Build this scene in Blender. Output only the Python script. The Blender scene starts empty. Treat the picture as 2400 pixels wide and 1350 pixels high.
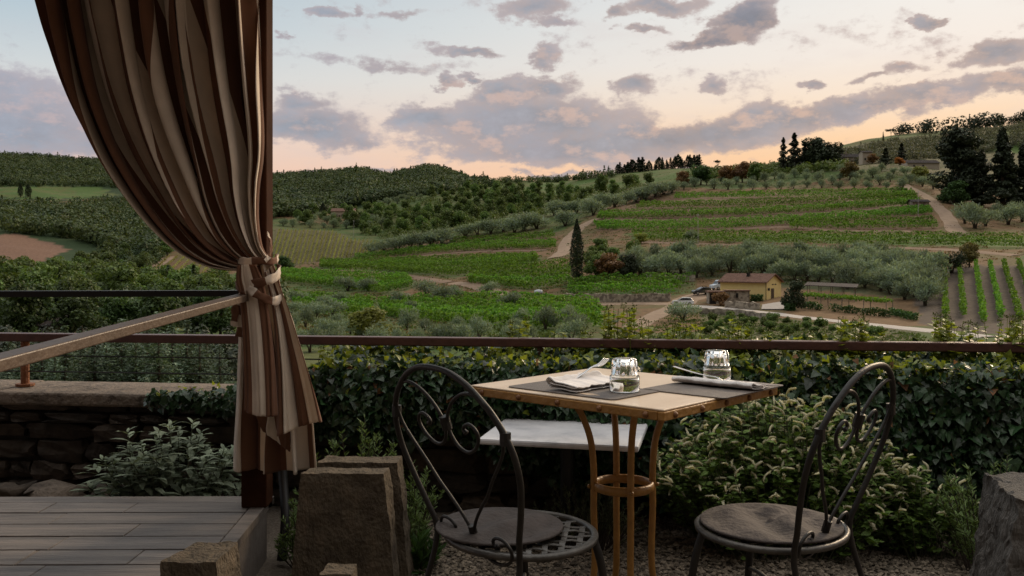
import bpy, math, random
import numpy as np
R = math.radians
sc = bpy.context.scene
col = sc.collection
random.seed(7)
RNG = np.random.default_rng(7)

# ------------------------------------------------------------------ camera
CZ, FPX, HY = 1.15, 2100.0, 620.0            # eye height, focal length in photo pixels, horizon row
cam_d = bpy.data.cameras.new("camera"); cam = bpy.data.objects.new("camera", cam_d); col.objects.link(cam)
cam.location = (0, 0, CZ); cam.rotation_euler = (R(90), 0, 0)
cam_d.sensor_width = 36; cam_d.lens = 36 * FPX / 2400; cam_d.shift_y = (HY - 675) / 2400
cam_d.clip_start = 0.05; cam_d.clip_end = 6000
cam_d.dof.use_dof = True; cam_d.dof.focus_distance = 2.3; cam_d.dof.aperture_fstop = 22.0
sc.camera = cam
def P(px, py, D):                              # a point D metres ahead that lies at photo pixel (px, py)
    return np.array([(px - 1200) / FPX * D, D, CZ + (HY - py) / FPX * D])

# ------------------------------------------------------------------ world: dusk sky with clouds (by direction)
w = bpy.data.worlds.new("World"); sc.world = w; w.use_nodes = True
nt = w.node_tree; nt.nodes.clear()
def nd(t, **k):
    n = nt.nodes.new(t)
    for a, b in k.items(): setattr(n, a, b)
    return n
def ln(a, b): nt.links.new(a, b)
def mth(op, a, b=None, c=None, clamp=False):
    n = nd('ShaderNodeMath', operation=op, use_clamp=clamp)
    for i, v in enumerate((a, b, c)):
        if v is None: continue
        if isinstance(v, (int, float)): n.inputs[i].default_value = v
        else: ln(v, n.inputs[i])
    return n.outputs[0]
def vmth(op, a, b=None):
    n = nd('ShaderNodeVectorMath', operation=op)
    for i, v in enumerate((a, b)):
        if v is None: continue
        if isinstance(v, (tuple, list)): n.inputs[i].default_value = v
        else: ln(v, n.inputs[i])
    return n.outputs['Value'] if op == 'LENGTH' else n.outputs[0]
def mixc(f, a, b, mode='MIX'):
    n = nd('ShaderNodeMix', data_type='RGBA', blend_type=mode)
    for i, v in ((0, f), (6, a), (7, b)):
        if isinstance(v, (int, float)): n.inputs[i].default_value = v
        elif isinstance(v, tuple): n.inputs[i].default_value = (*v, 1)
        else: ln(v, n.inputs[i])
    return n.outputs[2]
def sstep(x, lo, hi):
    n = nd('ShaderNodeMapRange', interpolation_type='SMOOTHSTEP')
    ln(x, n.inputs[0]); n.inputs[1].default_value = lo; n.inputs[2].default_value = hi
    return n.outputs[0]
def comb(x, y, z=0.0):
    n = nd('ShaderNodeCombineXYZ')
    for i, v in enumerate((x, y, z)):
        if isinstance(v, (int, float)): n.inputs[i].default_value = v
        else: ln(v, n.inputs[i])
    return n.outputs[0]
tc = nd('ShaderNodeTexCoord'); sx = nd('ShaderNodeSeparateXYZ'); ln(tc.outputs['Generated'], sx.inputs[0])
az = mth('ARCTAN2', sx.outputs[0], sx.outputs[1]); el = mth('ARCSINE', sx.outputs[2])
ae = comb(az, el)
def noise(vec, scale, detail, rough=.55, sc3=(1, 1, 1)):
    n = nd('ShaderNodeTexNoise'); n.inputs['Scale'].default_value = scale; n.inputs['Detail'].default_value = detail
    n.inputs['Roughness'].default_value = rough
    ln(vmth('MULTIPLY', vec, sc3), n.inputs['Vector']); return n
n1 = noise(ae, 13, 9, .62, (1, 1.8, 1)); n2 = noise(vmth('ADD', ae, (0, .015, .0)), 13, 9, .62, (1, 1.8, 1))
n0 = noise(ae, 5, 3, .5, (1, 2.2, 1))
warp = vmth('MULTIPLY', vmth('SUBTRACT', n1.outputs['Color'], (.5, .5, .5)), (.10, .058, 0))
aew = vmth('ADD', ae, warp)
CL = [(1250,292,290,70,1),(1340,345,330,42,1),(1185,232,95,42,1),(1285,200,70,30,1),(1520,325,250,50,1),(1660,305,150,45,1),(1010,268,90,32,.9),
 (1850,282,150,36,1),(2010,260,170,33,1),(2200,222,180,32,1),(2370,200,160,34,1),(1770,305,130,36,1),
 (1655,92,68,22,1),(1720,65,70,36,1),(1772,42,48,36,1),(1262,22,85,28,.8),(1560,8,110,22,.9),(1425,22,48,22,.8),(1490,68,75,13,.8),(1300,62,65,14,.7),
 (1100,122,75,15,.8),(1275,133,55,22,.9),(782,38,50,15,.8),(845,32,16,13,.6),(935,33,60,12,.45),(1035,190,42,17,.9),(1110,190,32,12,.9),
 (1490,195,55,30,.9),(1690,198,34,22,.8),(1905,190,38,17,.8),(2340,118,110,38,1),(2188,50,26,15,.9),(2120,162,70,13,.6),(2040,180,55,13,.6),
 (715,300,160,50,1),(700,235,90,34,.7),(840,315,70,18,.6),(50,285,210,100,1),(40,205,70,34,.8),(250,330,140,48,.8),(900,150,230,16,.4),
 (820,402,240,12,.5),(1300,405,130,10,.6),(1600,398,60,8,.6),(-300,280,260,100,.8),(2700,150,260,70,1),(2850,300,300,50,.9),(660,80,25,10,.5)]
dens = None; darkc = None
for i, (cx, cy, rx, ry, wt) in enumerate(CL):
    a0 = math.atan((cx - 1200) / FPX); e0 = math.atan((HY - cy) / FPX * math.cos(a0))
    k = FPX / math.cos(a0) ** 2
    d = vmth('MULTIPLY', vmth('SUBTRACT', aew, (a0, e0, 0)), (k / rx / 1.25, FPX / math.cos(a0) / ry / 1.25, 0))
    f = mth('MULTIPLY_ADD', vmth('LENGTH', d), -wt, wt)
    dens = f if dens is None else mth('SMOOTH_MAX', dens, f, .25)
    if 12 <= i <= 14: darkc = f if darkc is None else mth('SMOOTH_MAX', darkc, f, .2)
# a general broken layer outside the part of the sky that the photograph fixes
side = sstep(mth('ABSOLUTE', az), .75, 1.1); high = sstep(el, .45, .7)
gen = mth('MULTIPLY', mth('MAXIMUM', side, high), mth('MULTIPLY_ADD', n0.outputs[0], 3.0, -1.35))
dens = mth('MAXIMUM', dens, gen)
nn = mth('SUBTRACT', n1.outputs[0], .5)
n3 = noise(ae, 55, 6, .65, (1, 1.5, 1)); dn = mth('MULTIPLY_ADD', nn, 1.15, mth('MULTIPLY_ADD', mth('SUBTRACT', n3.outputs[0], .5), .62, dens))
alpha = sstep(dn, .04, .37)
thick = sstep(dn, .25, .85)
# clear sky
rt = sstep(az, -.65, .55)
elr = nd('ShaderNodeMapRange'); ln(el, elr.inputs[0]); elr.inputs[1].default_value = .05; elr.inputs[2].default_value = .42
def ramp(f, stops):
    n = nd('ShaderNodeValToRGB'); ln(f, n.inputs[0]); r = n.color_ramp
    while len(r.elements) > 1: r.elements.remove(r.elements[-1])
    r.elements[0].position = stops[0][0]; r.elements[0].color = (*stops[0][1], 1)
    for p, c in stops[1:]:
        e = r.elements.new(p); e.color = (*c, 1)
    return n.outputs[0]
cl_l = ramp(elr.outputs[0], [(.08, (.86, .58, .48)), (.25, (.74, .64, .62)), (.4, (.62, .67, .69)), (.55, (.46, .57, .64)), (.68, (.37, .49, .58))])
cl_r = ramp(elr.outputs[0], [(.08, (1.02, .58, .28)), (.22, (1.02, .68, .40)), (.33, (.99, .79, .61)), (.45, (.95, .85, .76)), (.58, (.92, .87, .81)), (.75, (.82, .82, .81))])
clear = mixc(rt, cl_l, cl_r)
veil = noise(ae, 7, 7, .6, (1, 3.2, 1)); clear = mixc(mth('MULTIPLY', sstep(veil.outputs[0], .48, .74), .30), clear, mixc(rt, (.56, .54, .60), (.80, .68, .62)))
# clouds: grey-violet bodies, peach where thin or where the underside faces the afterglow
body = mixc(rt, (.27, .32, .395), (.315, .295, .315))
body = mixc(sstep(darkc, .0, .6), body, (.17, .18, .22))
glow = mixc(rt, (.74, .52, .48), (.98, .62, .42))
rel = sstep(mth('SUBTRACT', n2.outputs[0], n1.outputs[0]), -.02, .16)
low = mth('SUBTRACT', 1.0, sstep(el, .14, .34))
lit = mth('MULTIPLY', mth('MULTIPLY', rel, .50), mth('MULTIPLY_ADD', low, .55, .45))
lit = mth('MAXIMUM', lit, mth('MULTIPLY', mth('SUBTRACT', 1.0, thick), .26))
bv = nd('ShaderNodeMapRange'); ln(mth('MULTIPLY_ADD', n3.outputs[0], .45, n1.outputs[0]), bv.inputs[0]); bv.inputs[1].default_value = .45; bv.inputs[2].default_value = 1.0; bv.inputs[3].default_value = .78; bv.inputs[4].default_value = 1.32
body = vmth('MULTIPLY', body, comb(bv.outputs[0], bv.outputs[0], bv.outputs[0]))
cloud = mixc(lit, body, glow)
cloud = mixc(mth('MULTIPLY', sstep(n0.outputs[0], .45, .7), .35), cloud, (.45, .41, .46))
sky = mixc(mth('MULTIPLY', alpha, .93), clear, cloud)
# brighter overhead, darker in the east behind the terrace
over = sstep(el, .40, .95)
sky = mixc(over, sky, (1.38, 1.33, 1.27))
back = mth('MULTIPLY', sstep(sx.outputs[1], .15, -.55), mth('SUBTRACT', 1.0, sstep(el, .62, 1.12)))
sky = mixc(mth('MULTIPLY', back, .93), sky, (.105, .088, .072))
bg = nd('ShaderNodeBackground'); ln(sky, bg.inputs[0]); bg.inputs[1].default_value = 1.0
wo = nd('ShaderNodeOutputWorld'); ln(bg.outputs[0], wo.inputs[0])

# ------------------------------------------------------------------ the last soft light of the low sun, front right
sd = bpy.data.lights.new("sun", 'SUN'); sun = bpy.data.objects.new("sun", sd); col.objects.link(sun)
sd.energy = 2.3; sd.angle = R(14); sd.color = (1.0, .76, .50)
sun.rotation_euler = (R(90 - 24), 0, R(180 - 38) + math.pi * 0)
sun.rotation_euler = (R(66), 0, R(-38 + 180))
vs = sc.view_settings; sc.display_settings.display_device = 'sRGB'
vs.view_transform = 'Standard'; vs.look = 'None'; vs.exposure = 0.0; vs.gamma = 1
cy = sc.cycles
cy.max_bounces = 7; cy.diffuse_bounces = 3; cy.glossy_bounces = 3; cy.transmission_bounces = 7; cy.transparent_max_bounces = 6
cy.caustics_reflective = False; cy.caustics_refractive = False; cy.use_denoising = True; cy.sample_clamp_indirect = 6
try: w.cycles.sampling_method = 'MANUAL'; w.cycles.sample_map_resolution = 1024
except Exception: pass

# ------------------------------------------------------------------ materials
MATS = {}
def mat(name, c1, c2=None, scale=8.0, rough=.7, bump=.0, bscale=None, metal=0., spec=.4, detail=6, coat=0, stretch=(1, 1, 1), island=0., objvar=0., transl=0., c3=None, vor=False):
    m = bpy.data.materials.new(name); m.use_nodes = True; t = m.node_tree; N = t.nodes; L = t.links
    b = N['Principled BSDF']; b.inputs['Roughness'].default_value = rough; b.inputs['Metallic'].default_value = metal
    b.inputs['Specular IOR Level'].default_value = spec
    if coat: b.inputs['Coat Weight'].default_value = coat; b.inputs['Coat Roughness'].default_value = .25
    co = N.new('ShaderNodeTexCoord'); mp = N.new('ShaderNodeMapping'); mp.inputs['Scale'].default_value = stretch
    L.new(co.outputs['Object'], mp.inputs['Vector'])
    out = None
    if c2 is not None:
        if vor:
            nz = N.new('ShaderNodeTexVoronoi'); nz.inputs['Scale'].default_value = scale
            L.new(mp.outputs[0], nz.inputs['Vector']); fac = nz.outputs['Color']
        else:
            nz = N.new('ShaderNodeTexNoise'); nz.inputs['Scale'].default_value = scale; nz.inputs['Detail'].default_value = detail
            nz.inputs['Roughness'].default_value = .65
            L.new(mp.outputs[0], nz.inputs['Vector']); fac = nz.outputs[0]
        rp = N.new('ShaderNodeValToRGB'); L.new(fac, rp.inputs[0])
        rp.color_ramp.elements[0].position = .32; rp.color_ramp.elements[1].position = .68
        rp.color_ramp.elements[0].color = (*c1, 1); rp.color_ramp.elements[1].color = (*c2, 1)
        if c3:
            e = rp.color_ramp.elements.new(.5); e.color = (*c3, 1)
        out = rp.outputs[0]
    if island or objvar:
        hs = N.new('ShaderNodeHueSaturation')
        if out is None: hs.inputs['Color'].default_value = (*c1, 1)
        else: L.new(out, hs.inputs['Color'])
        def var(src, amt, hue):
            mr = N.new('ShaderNodeMapRange'); L.new(src, mr.inputs[0])
            mr.inputs[3].default_value = 1 - amt; mr.inputs[4].default_value = 1 + amt
            return mr.outputs[0]
        v = None
        if island:
            g = N.new('ShaderNodeNewGeometry'); v = var(g.outputs['Random Per Island'], island, 0)
        if objvar:
            oi = N.new('ShaderNodeObjectInfo'); v2 = var(oi.outputs['Random'], objvar, 0)
            mr = N.new('ShaderNodeMapRange'); L.new(oi.outputs['Random'], mr.inputs[0])
            mr.inputs[3].default_value = .5 - objvar * .06; mr.inputs[4].default_value = .5 + objvar * .05
            L.new(mr.outputs[0], hs.inputs['Hue'])
            if v is None: v = v2
            else:
                mm = N.new('ShaderNodeMath'); mm.operation = 'MULTIPLY'; L.new(v, mm.inputs[0]); L.new(v2, mm.inputs[1]); v = mm.outputs[0]
        L.new(v, hs.inputs['Value']); out = hs.outputs[0]
    if out is None: b.inputs['Base Color'].default_value = (*c1, 1)
    else: L.new(out, b.inputs['Base Color'])
    if bump:
        bn = N.new('ShaderNodeTexNoise'); bn.inputs['Scale'].default_value = bscale or scale * 2; bn.inputs['Detail'].default_value = 8
        L.new(mp.outputs[0], bn.inputs['Vector'])
        bp = N.new('ShaderNodeBump'); bp.inputs['Strength'].default_value = bump; bp.inputs['Distance'].default_value = .02
        L.new(bn.outputs[0], bp.inputs['Height']); L.new(bp.outputs[0], b.inputs['Normal'])
    if transl:
        tr = N.new('ShaderNodeBsdfTranslucent')
        if out is None: tr.inputs['Color'].default_value = (*c1, 1)
        else:
            mx2 = N.new('ShaderNodeMix'); mx2.data_type = 'RGBA'; mx2.blend_type = 'MULTIPLY'; mx2.inputs[0].default_value = 1
            L.new(out, mx2.inputs[6]); mx2.inputs[7].default_value = (1.5, 1.4, .7, 1); L.new(mx2.outputs[2], tr.inputs['Color'])
        ms = N.new('ShaderNodeMixShader'); ms.inputs[0].default_value = transl
        L.new(b.outputs[0], ms.inputs[1]); L.new(tr.outputs[0], ms.inputs[2])
        L.new(ms.outputs[0], N['Material Output'].inputs['Surface'])
    MATS[name] = m
    return m

# ------------------------------------------------------------------ mesh helpers
class MB:
    def __init__(s): s.V = []; s.F = []; s.M = []; s.n = 0; s.S = []
    def add(s, V, F, mi=0, st=None):
        V = np.asarray(V, float).reshape(-1, 3)
        if isinstance(F, np.ndarray): F = [F]
        elif len(F) and not isinstance(F[0], np.ndarray):
            by = {}
            for f in F: by.setdefault(len(f), []).append(f)
            F = [np.array(v, int) for v in by.values()]
        for f in F:
            s.F.append(f + s.n); s.M.append(np.full(len(f), mi, int))
        s.V.append(V); s.S.append(np.zeros(len(V)) if st is None else np.asarray(st, float)); s.n += len(V)
        return s
    def mesh(s, name, mats, smooth=False, attr=None):
        V = np.concatenate(s.V); me = bpy.data.meshes.new(name)
        me.vertices.add(len(V)); me.vertices.foreach_set('co', V.ravel())
        tot = np.concatenate([np.full(len(f), f.shape[1], int) for f in s.F])
        loops = np.concatenate([f.ravel() for f in s.F])
        me.loops.add(len(loops)); me.loops.foreach_set('vertex_index', loops)
        me.polygons.add(len(tot)); start = np.concatenate([[0], np.cumsum(tot)[:-1]])
        me.polygons.foreach_set('loop_start', start)
        try: me.polygons.foreach_set('loop_total', tot)
        except Exception: pass
        me.polygons.foreach_set('material_index', np.concatenate(s.M))
        me.polygons.foreach_set('use_smooth', np.full(len(tot), smooth))
        for m in (mats if isinstance(mats, (list, tuple)) else [mats]): me.materials.append(m)
        if attr:
            a = me.attributes.new(attr, 'FLOAT', 'POINT'); a.data.foreach_set('value', np.concatenate(s.S))
        me.update(calc_edges=True); me.validate()
        return me
    def build(s, name, mats, parent=None, smooth=False, loc=None, attr=None, bevel=0):
        o = bpy.data.objects.new(name, s.mesh(name, mats, smooth, attr)); col.objects.link(o)
        if parent: o.parent = parent
        if loc is not None: o.location = loc
        if bevel:
            b = o.modifiers.new('bevel', 'BEVEL'); b.width = bevel; b.segments = 2; b.limit_method = 'ANGLE'
        return o
def tag(o, label=None, cat=None, group=None, kind=None):
    if label: o['label'] = label
    if cat: o['category'] = cat
    if group: o['group'] = group
    if kind: o['kind'] = kind
    return o
def thing(name, label, cat, loc=(0, 0, 0), rz=0, group=None):
    o = bpy.data.objects.new(name, None); col.objects.link(o); o.location = loc; o.rotation_euler = (0, 0, rz)
    o.empty_display_size = .1
    return tag(o, label, cat, group)
def link(name, me, parent=None, loc=(0, 0, 0), rz=0, s=1):
    o = bpy.data.objects.new(name, me); col.objects.link(o); o.parent = parent; o.location = loc
    o.rotation_euler = (0, 0, rz); o.scale = (s, s, s) if isinstance(s, (int, float, np.floating)) else s
    return o
def catmull(pts, k=6, closed=False):
    p = np.asarray(pts, float); n = len(p); out = []
    for i in range(n if closed else n - 1):
        if closed: a, b, c, d = p[(i - 1) % n], p[i], p[(i + 1) % n], p[(i + 2) % n]
        else: a, b, c, d = p[max(i - 1, 0)], p[i], p[i + 1], p[min(i + 2, n - 1)]
        for t in np.linspace(0, 1, k, endpoint=False):
            out.append(.5 * (2 * b + (c - a) * t + (2 * a - 5 * b + 4 * c - d) * t * t + (3 * b - a - 3 * c + d) * t ** 3))
    if not closed: out.append(p[-1])
    return np.array(out)
def tube(mb, pts, r, n=8, closed=False, mi=0, flat=1.0):
    p = np.asarray(pts, float); m = len(p)
    T = np.roll(p, -1, 0) - np.roll(p, 1, 0)
    if not closed: T[0] = p[1] - p[0]; T[-1] = p[-1] - p[-2]
    T /= np.linalg.norm(T, axis=1)[:, None] + 1e-12
    up = np.array([0, 0, 1.]) if abs(T[0][2]) < .9 else np.array([1., 0, 0])
    U = np.cross(T[0], up); U /= np.linalg.norm(U)
    rr = np.broadcast_to(np.asarray(r, float), (m,)); V = []
    an = np.linspace(0, 2 * math.pi, n, endpoint=False)
    for i in range(m):
        U = U - T[i] * (U @ T[i]); U /= np.linalg.norm(U) + 1e-12; W = np.cross(T[i], U)
        V.append(p[i] + rr[i] * (np.cos(an)[:, None] * U + flat * np.sin(an)[:, None] * W))
    V = np.concatenate(V); F = []
    for i in range(m if closed else m - 1):
        j = (i + 1) % m
        for k in range(n): F.append((i * n + k, i * n + (k + 1) % n, j * n + (k + 1) % n, j * n + k))
    if not closed: F += [tuple(range(n))[::-1], tuple((m - 1) * n + k for k in range(n))]
    mb.add(V, F, mi); return mb
BOXF = np.array([(0, 3, 2, 1), (4, 5, 6, 7), (0, 1, 5, 4), (1, 2, 6, 5), (2, 3, 7, 6), (3, 0, 4, 7)])
def box(mb, x0, x1, y0, y1, z0, z1, mi=0, M=None):
    V = np.array([(x0, y0, z0), (x1, y0, z0), (x1, y1, z0), (x0, y1, z0), (x0, y0, z1), (x1, y0, z1), (x1, y1, z1), (x0, y1, z1)], float)
    if M is not None: V = V @ np.asarray(M)[:3, :3].T + np.asarray(M)[:3, 3]
    mb.add(V, BOXF, mi); return mb
def hexa(mb, base, top, mi=0):
    mb.add(np.array(list(base) + list(top), float), BOXF, mi); return mb
def beam(mb, a, b, wdt, hgt, mi=0):
    a = np.asarray(a, float); b = np.asarray(b, float); t = b - a; t /= np.linalg.norm(t)
    s = np.cross(t, (0, 0, 1.)); s /= np.linalg.norm(s); u = np.cross(s, t)
    q = [(-1, -1), (1, -1), (1, 1), (-1, 1)]
    V = [a + s * i * wdt / 2 + u * j * hgt / 2 for i, j in q] + [b + s * i * wdt / 2 + u * j * hgt / 2 for i, j in q]
    mb.add(V, [(0, 1, 2, 3), (7, 6, 5, 4), (0, 4, 5, 1), (1, 5, 6, 2), (2, 6, 7, 3), (3, 7, 4, 0)], mi); return mb
def lathe(mb, prof, n=32, mi=0, fl=None, cx=0, cy=0, z=0, closed=False):
    V = []; m = len(prof); an = np.linspace(0, 2 * math.pi, n, endpoint=False)
    for i, (r, h) in enumerate(prof):
        rr = r if fl is None else r * (1 - fl[i] * (1 - np.abs(np.sin(an * 7))) ** 1.5)
        V.append(np.stack([cx + rr * np.cos(an), cy + rr * np.sin(an), np.full(n, z + h)], 1))
    F = [(i * n + k, i * n + (k + 1) % n, ((i + 1) % m) * n + (k + 1) % n, ((i + 1) % m) * n + k) for i in range(m if closed else m - 1) for k in range(n)]
    mb.add(np.concatenate(V), F, mi); return mb
def unit(v): return v / (np.linalg.norm(v, axis=-1, keepdims=True) + 1e-9)
def leafq(Pp, N, size, rng, aspect=.6, bend=.25):
    """leaf-shaped quads: base, side, tip, side; returns V, F"""
    n = len(Pp); N = unit(N); T = unit(np.cross(N, rng.normal(size=(n, 3)))); B = np.cross(N, T)
    s = (np.asarray(size) * rng.uniform(.65, 1.35, n))[:, None]
    a = Pp - T * s * .5; c = Pp + T * s * .5; b = Pp + B * s * aspect * .5 + N * s * bend * .5; d = Pp - B * s * aspect * .5 + N * s * bend * .5
    return np.stack([a, b, c, d], 1).reshape(-1, 3), np.arange(n * 4).reshape(-1, 4)
def cloud(n, lumps, size, rng, aspect=.7, shell=.55, up=.35, bend=.2):
    L = np.array(lumps, float); wv = (L[:, 3] * L[:, 4] * L[:, 5]) ** (2 / 3.); k = rng.choice(len(L), n, p=wv / wv.sum())
    d = unit(rng.normal(size=(n, 3))); r = rng.uniform(shell ** 3, 1, n)[:, None] ** (1 / 3.)
    p = L[k, :3] + d * r * L[k, 3:6]
    N = unit(d / L[k, 3:6]) + rng.normal(size=(n, 3)) * .55 + np.array([0, 0, up])
    return leafq(p, N, size, rng, aspect, bend)
def vnoise(x, y, s, seed=0):
    """smooth value noise, arrays"""
    r = np.random.default_rng(seed); T = r.random((64, 64)); x = np.asarray(x) / s; y = np.asarray(y) / s
    xi = np.floor(x).astype(int); yi = np.floor(y).astype(int); fx = x - xi; fy = y - yi
    fx = fx * fx * (3 - 2 * fx); fy = fy * fy * (3 - 2 * fy)
    g = lambda a, b: T[a % 64, b % 64]
    return (g(xi, yi) * (1 - fx) + g(xi + 1, yi) * fx) * (1 - fy) + (g(xi, yi + 1) * (1 - fx) + g(xi + 1, yi + 1) * fx) * fy

# ================================================================== TERRAIN (valley and hills)
COLS = {
 -900: [(5,1799),(8,1559),(30,1020),(60,860),(100,770),(160,690),(240,640),(320,570),(450,520),(600,470),(800,430),(1100,365),(1500,385),(2200,430)],
 0:    [(5,1799),(8,1559),(30,1010),(60,850),(100,765),(160,690),(240,640),(330,555),(450,515),(600,470),(800,438),(1100,364),(1500,385),(2200,430)],
 300:  [(5,1799),(8,1559),(30,1010),(60,850),(100,770),(160,705),(250,650),(330,600),(450,530),(600,480),(800,445),(1100,385),(1500,400),(2200,440)],
 640:  [(5,1799),(8,1559),(30,1020),(60,865),(100,780),(150,720),(200,680),(260,635),(290,605),(370,540),(450,518),(600,480),(800,444),(1000,416),(1400,430),(2200,450)],
 840:  [(5,1799),(8,1559),(30,1030),(60,868),(100,782),(140,736),(180,690),(230,640),(282,604),(335,568),(400,538),(500,502),(650,456),(830,401),(1100,425),(2200,460)],
 900:  [(5,1799),(8,1559),(30,1030),(60,870),(100,782),(140,738),(180,690),(230,640),(280,603),(330,572),(400,540),(500,500),(650,457),(850,424),(1100,425),(2200,460)],
 1005: [(5,1799),(8,1559),(30,1030),(60,870),(96,786),(132,740),(168,690),(214,640),(256,603),(308,567),(375,528),(485,488),(650,447),(850,395),(1100,425),(2200,460)],
 1060: [(5,1799),(8,1559),(30,1030),(60,870),(95,785),(130,740),(165,690),(210,640),(250,603),(300,565),(370,525),(480,485),(650,447),(850,411),(1100,425),(2200,460)],
 1115: [(5,1799),(8,1559),(30,1030),(60,868),(94,786),(128,739),(158,698),(201,642),(241,602),(291,563),(356,520),(466,478),(636,446),(835,432),(1100,432),(2200,465)],
 1180: [(5,1799),(8,1559),(30,1030),(60,865),(92,787),(125,738),(150,702),(190,645),(230,600),(280,560),(340,515),(450,470),(620,440),(820,428),(1100,440),(2200,470)],
 1300: [(5,1799),(8,1559),(30,1030),(60,860),(88,788),(118,738),(138,708),(155,680),(190,625),(230,580),(275,545),(340,500),(450,465),(620,438),(820,427),(1100,440),(2200,470)],
 1450: [(5,1799),(8,1559),(30,1030),(60,855),(86,788),(115,738),(132,712),(148,678),(175,625),(205,580),(240,540),(280,500),(340,462),(430,440),(560,412),(800,425),(1100,440),(2200,470)],
 1640: [(5,1799),(8,1559),(30,1030),(60,850),(84,790),(108,745),(128,712),(142,685),(160,640),(190,592),(215,565),(260,505),(300,465),(340,440),(400,420),(480,400),(560,393),(800,405),(1100,430),(2200,470)],
 1750: [(5,1799),(8,1559),(30,1030),(60,850),(84,790),(107,747),(127,712),(140,688),(158,643),(187,594),(213,562),(257,502),(297,461),(335,440),(385,420),(440,408),(560,404),(700,404),(900,420),(2200,450)],
 1820: [(5,1799),(8,1559),(30,1030),(60,850),(84,790),(106,748),(126,712),(138,690),(156,645),(185,595),(212,560),(255,500),(295,458),(330,438),(370,415),(420,400),(560,390),(700,384),(900,390),(2200,440)],
 1920: [(5,1799),(8,1559),(30,1030),(59,850),(83,794),(106,750),(126,713),(139,687),(156,643),(183,594),(210,558),(252,500),(291,456),(326,433),(362,403),(420,388),(550,372),(690,356),(900,362),(2200,430)],
 2100: [(5,1799),(8,1559),(30,1030),(58,850),(82,800),(105,752),(125,715),(140,680),(156,640),(180,592),(205,555),(245,500),(285,452),(320,425),(350,390),(420,378),(520,355),(680,320),(900,330),(2200,420)],
 2400: [(5,1799),(8,1559),(30,1020),(56,850),(80,800),(104,745),(124,690),(140,650),(160,612),(180,585),(205,560),(240,528),(280,480),(330,440),(420,395),(520,350),(660,300),(780,283),(1000,300),(2200,400)],
 3300: [(5,1799),(8,1559),(30,1020),(56,850),(80,800),(104,745),(124,690),(140,650),(160,612),(180,585),(205,560),(240,520),(280,470),(330,430),(420,370),(520,320),(660,260),(780,230),(1000,250),(2200,380)]}
NX, ND = 420, 520
DS = 1.3
GX = np.linspace(-900, 3300, NX); GL = np.linspace(math.log(5.2), math.log(2900), ND); GD = np.exp(GL)

cx_ = np.array(sorted(COLS)); cyv = np.array([np.interp(GL, [math.log(a * DS) for a, _ in COLS[k]], [b for _, b in COLS[k]]) for k in cx_])
GY = np.empty((ND, NX))
for i in range(ND): GY[i] = np.interp(GX, cx_, cyv[:, i])
def blur(A, k, ax):
    ker = np.hanning(k + 2)[1:-1]; ker /= ker.sum(); pad = [(0, 0), (0, 0)]; pad[ax] = (k // 2, k // 2)
    B = np.pad(A, pad, mode='edge'); return np.apply_along_axis(lambda v: np.convolve(v, ker, 'valid'), ax, B)
Zg = CZ + (HY - GY) / FPX * GD[:, None]
Zg = blur(blur(Zg, 7, 1), 7, 0)
XX = (GX[None, :] - 1200) / FPX * GD[:, None]; DD = np.repeat(GD[:, None], NX, 1)
amp = np.clip((GD - 80) / 600, 0, 1)[:, None]
Zg = Zg + amp * ((vnoise(XX + 900, DD, 60, 1) - .5) * 7 + (vnoise(XX + 900, DD, 22, 2) - .5) * 2.2)
GY = HY - (Zg - CZ) / GD[:, None] * FPX
def ground(px, py, dmin=20):
    """world point where the line of sight through photo pixel (px, py) meets the terrain"""
    c = np.interp(px, GX, np.arange(NX)); i = int(min(max(c, 0), NX - 2)); f = c - i
    yv = GY[:, i] * (1 - f) + GY[:, i + 1] * f
    ok = np.where((yv <= py) & (GD > dmin))[0]
    if len(ok) == 0: k = int(np.argmin(np.where(GD > dmin, yv, 1e9))); d = GD[k]; y = yv[k]
    else:
        k = ok[0]; y0, y1 = yv[k - 1], yv[k]; t = (y0 - py) / (y0 - y1 + 1e-9); t = min(max(t, 0), 1)
        d = math.exp(GL[k - 1] * (1 - t) + GL[k] * t)
    return np.array([(px - 1200) / FPX * d, d, height((px - 1200) / FPX * d, d)])
def height(x, d):
    px = 1200 + x / d * FPX; c = np.interp(px, GX, np.arange(NX)); i = int(min(max(c, 0), NX - 2)); f = c - i
    r = np.interp(math.log(d), GL, np.arange(ND)); j = int(min(max(r, 0), ND - 2)); g = r - j
    return (Zg[j, i] * (1 - f) + Zg[j, i + 1] * f) * (1 - g) + (Zg[j + 1, i] * (1 - f) + Zg[j + 1, i + 1] * f) * g
def inpoly(X, Y, poly):
    p = np.asarray(poly, float); r = np.zeros(np.shape(X), bool); j = len(p) - 1
    for i in range(len(p)):
        c = ((p[i, 1] > Y) != (p[j, 1] > Y)) & (X < (p[j, 0] - p[i, 0]) * (Y - p[i, 1]) / (p[j, 1] - p[i, 1] + 1e-12) + p[i, 0])
        r ^= c; j = i
    return r
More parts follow.
